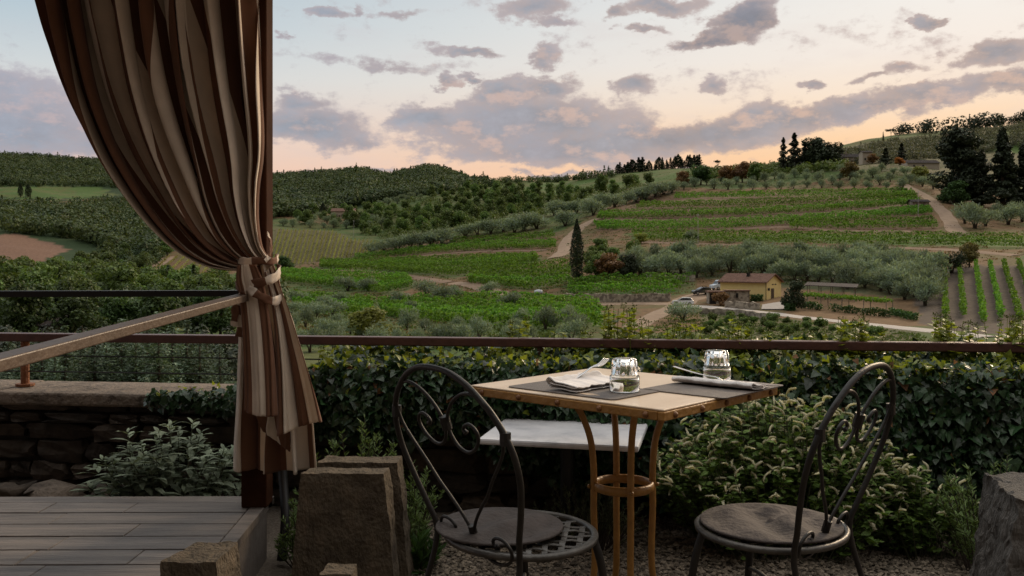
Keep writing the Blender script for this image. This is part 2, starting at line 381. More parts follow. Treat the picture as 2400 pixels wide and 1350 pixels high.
# land use
GRASS, DRY, WOOD, SOIL, VINE, DARKSOIL, VERGE, PALE, FIELD, STRIPED = range(10)
LC = np.array([(.062, .095, .03), (.145, .092, .050), (.032, .052, .022), (.165, .10, .070), (.115, .076, .048), (.085, .068, .055), (.075, .08, .042), (.30, .22, .14), (.07, .115, .032), (.105, .095, .048)])
ZONES = [
 (WOOD, [(-900,300),(900,300),(1130,380),(1180,430),(1050,455),(900,480),(740,510),(640,515),(560,560),(380,640),(250,720),(-900,760)]),
 (WOOD, [(640,430),(1130,395),(1170,432),(980,450),(830,490),(640,500)]),
 (FIELD, [(20,434),(230,436),(285,462),(60,470),(0,460),(-300,470),(-300,440)]),
 (DRY, [(-300,462),(60,470),(190,468),(290,466),(270,480),(180,486),(-300,490)]),
 (SOIL, [(-600,535),(40,552),(140,572),(165,585),(130,600),(50,632),(-600,660)]),
 (DRY, [(250,690),(300,660),(380,600),(405,590),(560,600),(560,640),(420,660),(330,690)]),
 (DRY, [(640,510),(700,520),(860,530),(860,500),(700,498),(640,500)]),
 (GRASS, [(830,500),(960,440),(1130,420),(1450,420),(1500,440),(1300,490),(1100,520),(900,560)]),
 (FIELD, [(1130,428),(1300,425),(1450,415),(1440,440),(1300,455),(1150,448)]),
 (STRIPED, [(640,538),(780,541),(830,566),(905,572),(890,583),(830,605),(710,624),(640,612)]),
 (DRY, [(640,625),(830,605),(900,580),(1050,560),(1300,545),(1400,500),(1480,460),(1580,440),(1700,420),(2200,420),(2400,470),(2400,760),(640,800)]),
 (FIELD, [(1440,405),(1640,385),(1680,420),(1600,440),(1440,440)]),
 (GRASS, [(1590,440),(1700,410),(1900,395),(1980,390),(1900,430),(1700,445)]),
 (VERGE, [(1600,412),(1700,400),(1820,392),(2000,340),(2200,315),(2400,280),(3300,230),(3300,420),(2400,430),(2200,410),(2000,400)]),
 (FIELD, [(2150,335),(2400,300),(2700,300),(2700,360),(2400,360)]),
 (VINE, [(1490,470),(1590,452),(2140,448),(2200,530),(2190,545),(1400,540),(1395,505)]),
 (FIELD, [(1470,545),(1900,550),(2500,556),(2500,590),(1900,570),(1480,560)]),
 (VINE, [(1050,572),(1300,545),(1305,580),(1080,590),(830,612)]),
 (GRASS, [(750,616),(1000,606),(1262,600),(1262,615),(1135,645),(1050,650),(750,630)]),
 (GRASS, [(1090,655),(1200,630),(1337,622),(1340,670),(1250,682)]),
 (GRASS, [(640,650),(950,655),(975,675),(900,695),(640,700)]),
 (GRASS, [(640,715),(1100,695),(1400,715),(1450,780),(640,800)]),
 (GRASS, [(1320,660),(1632,656),(1640,690),(1330,692)]),
 (VERGE, [(1440,590),(2150,585),(2190,640),(2150,700),(1900,680),(1640,650),(1440,640)]),
 (DARKSOIL, [(2150,660),(2200,628),(2600,612),(2600,790),(2250,780),(2150,760)]),
 (VERGE, [(1640,728),(1800,742),(2150,772),(2150,800),(1640,800)]),
 (GRASS, [(-900,700),(560,690),(640,760),(640,800),(-900,800)]),
 (WOOD, [(-900,795),(560,795),(640,830),(640,1100),(-900,1100)]),  # ground colour darkened for the gaps between the spruces
]
jx = (vnoise(XX + 900, DD, 9, 3) - .5) * 16 + (vnoise(XX + 900, DD, 3, 4) - .5) * 10; jy = (vnoise(XX + 900, DD, 9, 5) - .5) * 7
PX_, PY_ = GX[None, :] + jx, GY + jy
cov = np.full((ND, NX), GRASS)
for k, z in ZONES: cov[inpoly(PX_, PY_, z)] = k
cov[GD < 32] = GRASS
nmix = vnoise(XX + 900, DD, 14, 6) * .6 + vnoise(XX + 900, DD, 4, 7) * .4
cl = LC[cov]
patch = (nmix > .52)[..., None] & np.isin(cov, (GRASS, FIELD, VERGE))[..., None]
cl = np.where(patch, cl * .62 + np.array([.13, .105, .05]) * .38, cl)
patch = (nmix < .47)[..., None] & np.isin(cov, (DRY,))[..., None]
cl = np.where(patch, cl * .5 + np.array([.075, .09, .035]) * .5, cl)
V = np.stack([XX, DD, Zg], -1).reshape(-1, 3)
ii, jj = np.meshgrid(np.arange(ND - 1), np.arange(NX - 1), indexing='ij'); a = (ii * NX + jj).ravel()
mt = bpy.data.materials.new('terrain_soil_and_grass'); mt.use_nodes = True; t_ = mt.node_tree
b_ = t_.nodes['Principled BSDF']; b_.inputs['Roughness'].default_value = .95; b_.inputs['Specular IOR Level'].default_value = .1
at = t_.nodes.new('ShaderNodeAttribute'); at.attribute_name = 'cover'
tcn = t_.nodes.new('ShaderNodeTexCoord'); tn = t_.nodes.new('ShaderNodeTexNoise'); tn.inputs['Scale'].default_value = .9; tn.inputs['Detail'].default_value = 9; tn.inputs['Roughness'].default_value = .75
t_.links.new(tcn.outputs['Object'], tn.inputs['Vector'])
tr_ = t_.nodes.new('ShaderNodeMapRange'); t_.links.new(tn.outputs[0], tr_.inputs[0]); tr_.inputs[1].default_value = .3; tr_.inputs[2].default_value = .7; tr_.inputs[3].default_value = .55; tr_.inputs[4].default_value = 1.4
tm = t_.nodes.new('ShaderNodeVectorMath'); tm.operation = 'SCALE'; t_.links.new(at.outputs['Color'], tm.inputs[0]); t_.links.new(tr_.outputs[0], tm.inputs['Scale'])
t_.links.new(tm.outputs[0], b_.inputs['Base Color'])
tb = MB().add(V, np.stack([a, a + 1, a + 1 + NX, a + NX], 1))
terrain = tb.build('terrain', mt, smooth=True)
ca = terrain.data.attributes.new('cover', 'FLOAT_COLOR', 'POINT')
ca.data.foreach_set('color', np.concatenate([cl.reshape(-1, 3), np.ones((ND * NX, 1))], 1).ravel())
tag(terrain, 'rolling valley and hillsides of dry grass, woods and vineyards', 'terrain', kind='structure')

ROADPTS = []
# roads: ribbons draped on the terrain
def ribbon(name, px, width, m, label, lift=.12, cat='road'):
    pts = []
    for (x0, y0), (x1, y1) in zip(px[:-1], px[1:]):
        for t in np.linspace(0, 1, 14, endpoint=False): pts.append(ground(x0 + (x1 - x0) * t, y0 + (y1 - y0) * t))
    pts.append(ground(*px[-1])); p = np.array(pts); k = np.ones(9) / 9
    p[:, :2] = np.stack([np.convolve(np.pad(p[:, i], 4, mode='edge'), k, 'valid') for i in (0, 1)], 1)
    ROADPTS.append(p[:, :2].copy())
    T = unit(np.gradient(p[:, :2], axis=0)); S = np.stack([T[:, 1], -T[:, 0]], 1)
    V = []; q = np.linspace(-.5, .5, 5)
    wv = width * (1 + .25 * (vnoise(np.arange(len(p)), np.zeros(len(p)), 5, 9) - .5))
    for i in range(len(p)):
        for s in q:
            xy = p[i, :2] + S[i] * s * wv[i]; V.append((xy[0], xy[1], height(xy[0], xy[1]) + lift - .10 * (abs(s) > .4)))
    F = [(i * 5 + j, i * 5 + j + 1, i * 5 + j + 6, i * 5 + j + 5) for i in range(len(p) - 1) for j in range(4)]
    return tag(MB().add(V, F).build(name, m, smooth=True), label, cat, kind='structure')
M_ROAD = mat('pale_gravel_road', (.34, .31, .28), (.46, .42, .38), .8, .95, .3, 3)
M_TRACK = mat('dirt_track', (.18, .122, .08), (.27, .195, .135), .5, .95, .3, 3)
M_BANK = mat('bare_bank_soil', (.13, .082, .052), (.20, .13, .085), .6, .95, .4, 3)
ribbon('gravel_road', [(1590,716),(1650,719),(1700,724),(1790,733),(1900,746),(2050,762),(2210,778),(2330,792)], 3.6, M_ROAD, 'pale gravel road running past the yellow house')
ribbon('dirt_track', [(1060,663),(1100,667),(1150,681),(1230,701),(1320,711),(1420,713),(1520,711),(1590,714)], 4.0, M_TRACK, 'dirt track curving below the cypress to the parked white car')
ribbon('dirt_track', [(1590,714),(1560,728),(1520,748),(1470,775)], 3.4, M_TRACK, 'dirt track dropping towards the terrace from the white car')
ribbon('dirt_track', [(1590,714),(1610,702),(1650,690),(1690,680),(1720,672)], 5.5, M_TRACK, 'steep dirt drive under the dark car beside the yellow house')
ribbon('dirt_track', [(2112,428),(2130,440),(2175,462),(2205,490),(2225,515),(2240,545),(2300,552)], 5.0, M_TRACK, 'pale dirt track climbing past the stone hut on the upper slope')
ribbon('dirt_track', [(1400,512),(1370,525),(1330,560),(1322,590),(1300,605)], 5.0, M_TRACK, 'dirt path down the slope above the tall cypress')
ribbon('bare_bank', [(740,632),(830,634),(900,640),(980,651),(1060,663)], 3.5, M_BANK, 'bare brown bank under the middle left vine block')
ribbon('bare_bank', [(690,617),(830,612),(1000,599),(1100,590),(1300,585)], 2.8, M_BANK, 'bare brown bank between the two long left vine strips')
ribbon('bare_bank', [(1400,517),(1600,516),(1800,507),(2000,495),(2150,478)], 2.6, M_BANK, 'bare bank beneath the third vine terrace of the upper slope')
ribbon('bare_bank', [(1480,495),(1650,492),(1850,485),(2140,463)], 2.6, M_BANK, 'bare bank beneath the second vine terrace of the upper slope')
ribbon('bare_bank', [(1660,541),(1780,534),(1850,531),(1950,541),(2150,543)], 4.0, M_BANK, 'bare earth strip above the lowest upper vine terrace')
ribbon('bare_bank', [(1480,567),(1700,574),(1900,578),(2200,583),(2400,600)], 5.0, M_BANK, 'dry earth bank above the large olive grove')
ribbon('dirt_track', [(290,668),(340,640),(385,612),(400,600)], 5.0, M_TRACK, 'sandy track beside the small vineyard behind the curtain')

# ================================================================== VEGETATION
M_BARK = mat('bark', (.05, .04, .03), (.11, .085, .06), 6, .9, .5, 14)
def leafmat(n, c, var=.4, ov=.22, tr=.25, rough=.6): return mat(n, c, rough=rough, spec=.25, island=var, objvar=ov, transl=tr)
M_OLIVE = leafmat('olive_foliage', (.18, .24, .18))
M_BROAD = leafmat('broadleaf_foliage', (.10, .16, .042), ov=.32)
M_LIME = leafmat('lime_foliage', (.19, .22, .05))
M_RUST = leafmat('rusty_foliage', (.17, .095, .045), ov=.15)
M_CYP = leafmat('cypress_foliage', (.035, .052, .025), tr=.1)
M_SPR = leafmat('spruce_foliage', (.12, .17, .115), tr=.15)
M_DARKC = leafmat('dark_conifer_foliage', (.036, .048, .028), tr=.08)
M_WOODS = mat('woodland_foliage', (.038, .07, .036), (.10, .13, .048), .07, .6, spec=.2, island=.42, transl=.2, detail=3)
M_VINE = leafmat('vine_foliage', (.105, .225, .028), tr=.35)
M_VINEP = leafmat('pale_vine_foliage', (.24, .25, .085), tr=.3)
M_HEDGE = leafmat('hedge_foliage', (.05, .10, .03))
M_POST = mat('weathered_post', (.20, .17, .14), (.30, .26, .22), 10, .9)

def proto(kind, v):
    rng = np.random.default_rng(hash_(kind) + v * 13); t = MB(); c = MB()
    U = rng.uniform
    if kind == 'olive_tree':
        for k in range(3):
            a = k * 2.1 + U(0, 1); x, y = math.cos(a), math.sin(a)
            tube(t, [(x*.08, y*.08, -.3), (x*.2, y*.2, .6), (x*.55, y*.55, 1.4), (x*.9, y*.9, 2.3)], [.16, .12, .08, .04], 6)
        L = [(U(-1.25, 1.25), U(-1.25, 1.25), U(1.25, 3.0), U(.75, 1.15), U(.75, 1.15), U(.65, 1.0)) for _ in range(12)]
        c.add(*cloud(1500, L, .28, rng, .42, shell=.4))
        k_ = rng.choice(len(L), 260); d_ = unit(rng.normal(size=(260, 3)) + [0, 0, .5]); La = np.array(L); q_ = La[k_, :3] + d_ * La[k_, 3:6] * rng.uniform(.9, 1.25, (260, 1)); tp = unit(d_ + [0, 0, .8]); sd_ = unit(np.cross(tp, rng.normal(size=(260, 3)))); l_ = rng.uniform(.35, .75, (260, 1))
        c.add(np.stack([q_ - tp * l_ * .5, q_ + sd_ * .09, q_ + tp * l_ * .5, q_ - sd_ * .09], 1).reshape(-1, 3), np.arange(1040).reshape(-1, 4)); H = 3.9
    elif kind in ('broadleaf_tree', 'rusty_tree', 'lime_tree'):
        tube(t, [(0, 0, -.5), (.1, 0, 1.5), (0, .1, 3.2), (.1, 0, 5.2)], [.28, .22, .16, .06], 7)
        for k in range(4):
            a = U(0, 6.28); tube(t, [(0, 0, 2.2 + k*.4), (math.cos(a)*1.2, math.sin(a)*1.2, 4 + k*.3)], [.1, .03], 5)
        L = [(U(-2.0, 2.0) * (1.1 - abs(z - 3) / 7), U(-2., 2.) * (1.1 - abs(z - 3) / 7), z, U(1.1, 1.8), U(1.1, 1.8), U(1., 1.5)) for z in U(1.4, 6.2, 15)]
        c.add(*cloud(2600, L, .50, rng, .75)); H = 7.6
    elif kind == 'shrub':
        tube(t, [(0, 0, -.2), (0, .05, 1.0)], [.08, .03], 5)
        L = [(U(-.8, .8), U(-.8, .8), U(.4, 1.6), U(.5, .9), U(.5, .9), U(.5, .8)) for _ in range(8)]
        c.add(*cloud(1000, L, .34, rng, .7)); H = 2.3
    elif kind == 'cypress_tree':
        tube(t, [(0, 0, -.4), (0, 0, 2), (0, 0, 9)], [.28, .2, .05], 7)
        z = U(.06, 1, 2600) ** .9; r = 1.28 * np.clip(np.sin(np.pi * (z * .86 + .12)) ** .6, 0, 1) * (1 - z ** 5 * .75); th = U(0, 6.28, 2600)
        th2 = th + .25 * np.sin(z * 40); rr = r * U(.72, 1.05, 2600) * (1 + .12 * np.sin(3 * th + z * 9))
        p = np.stack([rr * np.cos(th2), rr * np.sin(th2), z * 11.6 + .3], 1); N = np.stack([np.cos(th), np.sin(th), np.full(2600, .25)], 1) + rng.normal(size=(2600, 3)) * .4
        c.add(*leafq(p, N, .42, rng, .45)); H = 11.9
    elif kind == 'spruce_tree':
        tube(t, [(0, 0, -.5), (0, 0, 7.6)], [.18, .03], 7); P_, N_ = [], []
        for z in np.arange(.7, 7.8, .3):
            rad = (7.95 - z) * .29 + .12; nb = int(6 + rad * 3)
            for b in range(nb):
                a = U(0, 6.28); ln_ = rad * U(.75, 1.1); q = np.linspace(.12, 1, max(4, int(ln_ * 8)))
                for s in q:
                    P_.append((math.cos(a) * s * ln_, math.sin(a) * s * ln_, z + .12 - .28 * s * s * ln_ * .6)); N_.append((0, 0, 1))
        P_ = np.array(P_) + rng.normal(size=(len(P_), 3)) * .06; N_ = np.array(N_) + rng.normal(size=(len(P_), 3)) * .45
        c.add(*leafq(P_, N_, .30, rng, .6)); H = 8.0
    elif kind == 'ridge_conifer':
        tube(t, [(0, 0, -.5), (0, 0, 9)], [.2, .05], 6); z = U(.05, 1, 900); r = (1 - z) ** .8 * 1.9 * (.75 + .35 * np.sin(z * 34 + v)); th = U(0, 6.28, 900)
        p = np.stack([r * np.cos(th) * U(.5, 1, 900), r * np.sin(th) * U(.5, 1, 900), z * 10], 1)
        c.add(*leafq(p, p * [1, 1, 0] + rng.normal(size=(900, 3)) * .5 + [0, 0, .6], .55, rng, .6)); H = 10
    elif kind == 'umbrella_pine':
        tube(t, [(0, 0, -.5), (.2, 0, 4), (.1, 0, 8)], [.28, .2, .1], 6)
        for k in range(6): a = k * 1.05; tube(t, [(.15, 0, 6), (math.cos(a) * 2.2, math.sin(a) * 2.2, 8.3)], [.09, .03], 5)
        L = [(U(-2.4, 2.4), U(-2.4, 2.4), U(8.2, 9.2), U(1, 1.5), U(1, 1.5), .65) for _ in range(11)]
        c.add(*cloud(900, L, .5, rng, .7)); H = 9.7
    elif kind == 'dark_conifer':
        tube(t, [(0, 0, -1), (0, 0, 10), (0, 0, 21)], [.6, .4, .1], 8); L = []
        for z in np.arange(2.0, 21, 1.15):
            rad = (22.8 - z) * .23 * U(.75, 1.15) + .15
            for k in range(4):
                a = U(0, 6.28); s = rad * U(.3, .95); q_ = .35 + .65 * (1 - z / 22); L.append((math.cos(a) * s, math.sin(a) * s, z, U(1.3, 2.3) * q_, U(1.3, 2.3) * q_, U(.7, 1.1)))
        L.append((0, 0, 21.6, .7, .7, 1.3)); c.add(*cloud(9500, L, .85, rng, .6, up=.5)); H = 22.5
    elif kind == 'cedar_tree':
        tube(t, [(0, 0, -1), (0, 0, 10), (0, 0, 17)], [.7, .5, .2], 8)
        L = [(U(-4, 4) * (1 - abs(z - 9) / 22), U(-4, 4) * (1 - abs(z - 9) / 22), z, U(1.8, 3.0), U(1.8, 3.0), U(1.1, 1.8)) for z in np.linspace(1.5, 18, 46)]
        c.add(*cloud(9500, L, .85, rng, .6, up=.5)); H = 19.5
    return (t, c, H)
def hash_(s): return sum(ord(ch) * (i + 3) for i, ch in enumerate(s))
KM = dict(olive_tree=M_OLIVE, broadleaf_tree=M_BROAD, rusty_tree=M_RUST, lime_tree=M_LIME, shrub=M_BROAD, cypress_tree=M_CYP, spruce_tree=M_SPR,
          ridge_conifer=M_DARKC, umbrella_pine=M_DARKC, dark_conifer=M_DARKC, cedar_tree=M_DARKC)
PC = {}
def meshes(kind, v, m=None):
    k = (kind, v, m.name if m else '')
    if k not in PC:
        t, c, H = proto(kind, v); cm = m or KM[kind]
        full = MB()
        for src, mi in ((t, 0), (c, 1)):
            off = full.n
            for f, mm in zip(src.F, src.M): full.F.append(f + off); full.M.append(np.full(len(mm), mi))
            full.V += src.V; full.S += src.S; full.n += src.n
        PC[k] = (t.mesh(kind + '_trunk', M_BARK, True), c.mesh(kind + '_crown', cm), full.mesh(kind, [M_BARK, cm]), H)
    return PC[k]
def plant(kind, g, s, label, cat='tree', group=None, parts=True, m=None, name=None, nv=4, sq=1.0):
    v = int(RNG.integers(nv)); tm_, cm_, fm_, H = meshes(kind, v, m); rz = RNG.uniform(0, 6.28)
    sc3 = (s * RNG.uniform(.88, 1.12) * sq, s * RNG.uniform(.88, 1.12) * sq, s * RNG.uniform(.9, 1.1))
    if parts:
        t = thing(name or kind, label, cat, g, rz, group); t.scale = sc3
        link('trunk', tm_, t); link('crown', cm_, t); return t
    o = link(name or kind, fm_, None, g, rz, sc3); return tag(o, label, cat, group)
def tree_px(kind, px, py, h, label, cat='tree', group=None, m=None, name=None, parts=None, sq=1.0, nv=4):
    g = ground(px, py); H = meshes(kind, 0, m)[3]; s = h / FPX * g[1] / H
    return plant(kind, g, s, label, cat, group, h > 40 if parts is None else parts, m, name, nv, sq)
def scatter(poly, n, mind, seed=0, jit=None):
    rng = np.random.default_rng(seed); p = np.array(poly, float); lo, hi = p.min(0), p.max(0); out = []
    for _ in range(n * 60):
        if len(out) >= n: break
        q = rng.uniform(lo, hi)
        if not inpoly(np.array([q[0]]), np.array([q[1]]), poly)[0]: continue
        if all(((q[0] - o[0]) / mind) ** 2 + ((q[1] - o[1]) / (mind * .45)) ** 2 > 1 for o in out): out.append(q)
    return out
def grove(kind, poly, n, mind, size, label, group, seed, m=None, name=None, cat='tree', parts=None, sq=1.0):
    """size = real height in metres"""
    for q in scatter(poly, n, mind, seed):
        g = ground(*q); H = meshes(kind, 0, m)[3]; s = size * RNG.uniform(.72, 1.25) / H
        pr = size / g[1] * FPX > 62 if parts is None else parts
        plant(kind, g, s, label, cat, group, pr, m, name, sq=sq)

# --- far woods: masses nobody could count
def woods(name, poly, n, size, quadn, qs, m, label, seed):
    rng = np.random.default_rng(seed); p = np.array(poly, float); lo, hi = p.min(0), p.max(0); mb = MB(); k = 0; Ps, Ns, Ss = [], [], []
    xs = rng.uniform(lo[0], hi[0], n * 4); ys = rng.uniform(lo[1], hi[1], n * 4); ok = np.where(inpoly(xs, ys, poly))[0][:n]
    for i in ok:
        g = ground(xs[i], ys[i]); h = size * rng.uniform(.6, 1.3); con = rng.random() < .06
        d = unit(rng.normal(size=(quadn, 3))); r = rng.uniform(.75, 1, (quadn, 1))
        if con:
            z = rng.uniform(0, 1, quadn); th = rng.uniform(0, 6.28, quadn); q = np.stack([np.cos(th) * (1 - z) * .3, np.sin(th) * (1 - z) * .3, z * 1.25], 1) * h
            nn_ = np.stack([np.cos(th), np.sin(th), np.full(quadn, .5)], 1)
        else: q = d * r * np.array([.48, .48, .5]) * h + [0, 0, h * .5]; nn_ = d + [0, 0, .3]
        Ps.append(q + g); Ns.append(nn_ + rng.normal(size=(quadn, 3)) * .35); Ss.append(np.full(quadn, qs * h))
    V, F = leafq(np.concatenate(Ps), np.concatenate(Ns), np.concatenate(Ss), rng, .85, .15)
    return tag(MB().add(V, F).build(name, m), label, 'forest', kind='stuff')
woods('far_forest', [(-250,350),(640,385),(640,445),(300,445),(250,438),(-250,438)], 5200, 8, 44, .2, M_WOODS, 'dark wooded hill along the horizon behind the curtain', 11)
woods('hill_forest', [(600,405),(660,408),(720,404),(790,408),(850,398),(905,410),(960,402),(1010,392),(1070,402),(1130,425),(1175,435),(1060,452),(960,462),(860,478),(740,505),(600,512)], 5200, 7.5, 44, .2, M_WOODS, 'dark wooded double hill right of the curtain on the skyline', 12)
woods('slope_forest', [(-250,486),(180,484),(290,470),(640,500),(640,520),(420,570),(380,600),(330,610),(170,560),(40,548),(-250,530)], 2400, 7.5, 60, .17, M_WOODS, 'dense green wood between the brown field and the small far vineyard', 13)
woods('ridge_scrub', [(1820,395),(1960,360),(2100,330),(2230,318),(2400,290),(2700,260),(2700,330),(2400,345),(2200,372),(2000,385)], 2600, 4.2, 40, .2, leafmat('grey_scrub_foliage', (.085, .092, .062)), 'grey green scrub dotted over the far right ridge', 14)
woods('ridge_scrub', [(1590,414),(1700,404),(1830,390),(1960,364),(1990,398),(1880,408),(1700,424)], 380, 4.6, 50, .2, M_BROAD, 'green scrub under the skyline left of the ridge house', 44)
woods('skyline_scrub', [(1130,431),(1300,428),(1440,416),(1445,409),(1300,420),(1130,426)], 260, 5.5, 40, .2, M_WOODS, 'thin dark line of scrub on the low skyline saddle', 15)
woods('skyline_scrub', [(2090,318),(2260,310),(2400,288),(2700,250),(2700,240),(2400,276),(2260,303),(2090,312)], 300, 13, 60, .16, M_DARKC, 'dark band of trees on the skyline at the far right', 16)

woods('slope_scrub', [(830,545),(880,500),(1000,503),(1250,478),(1300,503),(1200,528),(1100,546),(980,566),(900,566)], 240, 4.6, 80, .16, M_BROAD, 'green scrub filling the middle slope above the long olive line', 17)
woods('slope_scrub', [(960,472),(1130,443),(1300,446),(1420,442),(1530,430),(1510,456),(1400,480),(1200,478),(1000,500)], 190, 4.2, 70, .17, M_BROAD, 'darker green scrub filling the far middle hillside', 18)
woods('valley_wood', [(-250,672),(60,668),(190,640),(230,590),(300,580),(400,605),(345,650),(300,700),(420,690),(560,684),(660,690),(650,745),(-250,745)], 520, 5.5, 90, .15, M_WOODS, 'dense leafy undergrowth of the valley below the dark rail', 19)
woods('valley_scrub', [(-250,800),(640,800),(640,900),(-250,900)], 340, 1.8, 90, .17, M_DARKC, 'low dark scrub on the slope below the left wall', 20)  # coloured dark to give the dark gaps between the spruces
def tufts(name, poly, n, h, m, label, seed):
    rng = np.random.default_rng(seed); p = np.array(poly, float); lo, hi = p.min(0), p.max(0); xs = rng.uniform(lo[0], hi[0], n * 3); ys = rng.uniform(lo[1], hi[1], n * 3); ok = np.where(inpoly(xs, ys, poly))[0][:n]
    g = np.array([ground(xs[i], ys[i]) for i in ok]); rp = np.concatenate(ROADPTS)[::2]; g = g[np.array([((rp - q[:2]) ** 2).sum(1).min() > 5.5 for q in g])]; k = 9; c = np.repeat(g, k, 0) + rng.normal(size=(len(g) * k, 3)) * [h * 1.4, h * 1.4, 0] + [0, 0, h * .3]
    V, F = leafq(c, rng.normal(size=c.shape) * [1, 1, .5] + [0, -.4, .4], np.full(len(c), h * 1.1), rng, .6); return tag(MB().add(V, F).build(name, m), label, 'grass', kind='stuff')
M_DRYG = leafmat('dry_grass_blade', (.20, .145, .075), var=.45); M_GRNG = leafmat('green_grass_blade', (.085, .13, .038), var=.45)
tufts('dry_grass', [(640,620),(900,570),(1300,500),(1500,450),(1700,420),(2200,415),(2420,440),(2420,600),(2190,640),(2150,660),(1860,660),(1700,640),(1640,690),(1300,700),(1060,800),(640,800)], 4200, .34, M_DRYG, 'dry grass tufts scattered over the slopes', 61)
tufts('green_grass', [(560,640),(640,500),(900,480),(1130,425),(1640,395),(1960,350),(2420,300),(2420,430),(1500,450),(1640,560),(2150,590),(2150,660),(1860,670),(1640,650),(1300,700),(1300,800),(560,800)], 5600, .42, M_GRNG, 'green grass and weeds scattered over the slopes', 62)
tufts('rough_grass', [(1560,735),(1640,732),(1800,746),(2050,770),(2160,784),(2160,805),(1480,805)], 900, .28, M_GRNG, 'rough grass on the slope below the gravel road', 63)
# --- trees one can tell apart
grove('broadleaf_tree', [(-60,668),(170,655),(250,590),(400,600),(340,640),(300,700),(560,680),(600,740),(-60,760)], 95, 30, 8.0, 'green leafy tree in the wooded valley below the dark rail', 'leafy trees in the left valley', 21)
grove('broadleaf_tree', [(200,735),(330,725),(560,740),(560,790),(200,790),(-60,800),(-60,770),(180,780)], 26, 34, 6.0, 'dark leafy tree between the two left railings', 'dark leafy trees between the left railings', 33, m=leafmat('dark_broadleaf_foliage', (.06, .10, .035), ov=.3))
grove('broadleaf_tree', [(640,500),(740,485),(830,505),(900,490),(1000,500),(1240,470),(1290,500),(1150,520),(1060,545),(940,555),(850,560),(830,545),(700,522)], 62, 24, 9.0, 'green leafy tree on the slope below the far farmhouses', 'leafy trees on the middle slope', 22)
grove('broadleaf_tree', [(1000,460),(1150,440),(1380,450),(1530,432),(1480,450),(1380,470),(1200,490),(1050,490)], 46, 24, 9.0, 'dark leafy tree on the far middle hillside', 'leafy trees on the far middle hillside', 23)
grove('olive_tree', [(650,525),(760,512),(900,520),(900,535),(780,537),(660,532)], 26, 22, 5.2, 'silvery olive tree above the striped hillside vineyard', 'olive trees above the striped vineyard', 24)
grove('olive_tree', [(870,470),(950,455),(1060,440),(1120,438),(1040,455),(930,480),(880,485)], 30, 17, 5.4, 'small pale olive tree in the far grove below the wooded hill', 'olive trees in the far grove', 25)
for i, (x, y, h) in enumerate([(872,596,30),(900,590,34),(930,590,38),(962,583,38),(985,580,40),(1010,578,42),(1035,572,44),(1090,556,36),(1120,552,36),(1150,548,36),(1180,544,36),(1205,546,38),
        (1228,540,42),(1258,536,46),(1300,506,36),(1330,503,36),(1352,500,36),(1385,496,40),(1410,492,38),(1440,486,36),(1465,480,38),(1490,474,38),(1512,470,38),(1535,462,38),(1390,505,40),(1325,530,44),(1575,452,30),(1555,456,32)]):
    tree_px('olive_tree', x, y, h, 'silvery olive tree in the long diagonal line across the middle slope', group='olive trees in the diagonal line', sq=1.5)
grove('olive_tree', [(1590,446),(1660,430),(1760,425),(1900,410),(2000,405),(2060,400),(2200,418),(2200,445),(2100,446),(1800,448)], 52, 28, 4.9, 'silvery olive tree on dry grass above the terraced vineyard', 'olive trees above the terraced vineyard', 26, parts=True)
grove('olive_tree', [(1480,640),(1500,610),(1640,612),(1800,606),(2000,610),(2150,618),(2190,650),(2170,720),(2080,690),(1870,662),(1700,640),(1640,654),(1510,648)], 104, 25, 4.7, 'grey green olive tree in the big grove behind the yellow house', 'olive trees in the grove behind the yellow house', 27, sq=1.12)
for x, y, h in [(2285,536,60),(2262,524,50),(2310,530,46),(2363,527,50),(2395,520,50),(2340,516,40),(2425,530,56)]:
    tree_px('olive_tree', x, y, h, 'round olive tree below the dark conifers at the right edge', group='olive trees below the dark conifers', parts=True, sq=1.1)
for x, y, h in [(815,682,36),(863,682,34),(700,712,34),(760,720,30),(790,716,32),(1000,694,40),(1035,708,42),(1065,702,36),(940,716,34),(1145,690,30),(1200,724,40),(680,738,40),(740,745,44),(780,742,40),(970,735,30)]:
    tree_px('olive_tree', x, y, h, 'small grey olive bush scattered among the lower left vine rows', group='olive bushes among the lower left vines', sq=1.5)
grove('olive_tree', [(640,760),(1000,770),(1380,765),(1380,810),(640,830)], 30, 40, 2.7, 'grey green olive tree just above the terrace railing', 'olive trees just beyond the railing', 28, parts=True)
grove('olive_tree', [(210,735),(320,730),(380,755),(530,750),(550,775),(400,780),(240,775)], 12, 40, 4.4, 'pale olive tree between the two left railings', 'olive trees between the left railings', 29, parts=True)
grove('shrub', [(1360,640),(1500,650),(1500,590),(1420,575),(1340,600)], 16, 24, 3.4, 'mixed green shrub beside the tall cypress', 'shrubs beside the tall cypress', 30, cat='shrub')
grove('shrub', [(1650,745),(1800,750),(1960,765),(2060,785),(1650,790)], 30, 26, 1.35, 'small green vine bush on the slope below the gravel road', 'bushes below the gravel road', 31, m=M_BROAD, cat='shrub')
T_ = tree_px
T_('cypress_tree', 1352, 665, 138, 'tall dark cypress standing alone left of the yellow house', name='cypress_tree', sq=1.12)
T_('cypress_tree', 512, 776, 60, 'thin dark cypress just left of the tied curtain', sq=.8)
T_('lime_tree', 852, 800, 86, 'yellow green feathery tree above the railing right of the curtain', sq=1.35)
T_('rusty_tree', 1430, 652, 60, 'large rusty brown shrub tree right of the tall cypress', sq=1.6)
T_('broadleaf_tree', 1396, 648, 60, 'dark green bush between the cypress and the rusty shrub', sq=1.2)
T_('broadleaf_tree', 1472, 652, 62, 'very dark bush at the left end of the big olive grove', m=M_CYP, sq=.9)
T_('lime_tree', 1502, 572, 28, 'bright yellow green shrub below the terraced vineyard', cat='shrub', sq=1.5)
T_('olive_tree', 1620, 566, 28, 'grey shrub beside the thin white pole on the terraced slope', cat='shrub', sq=1.4)
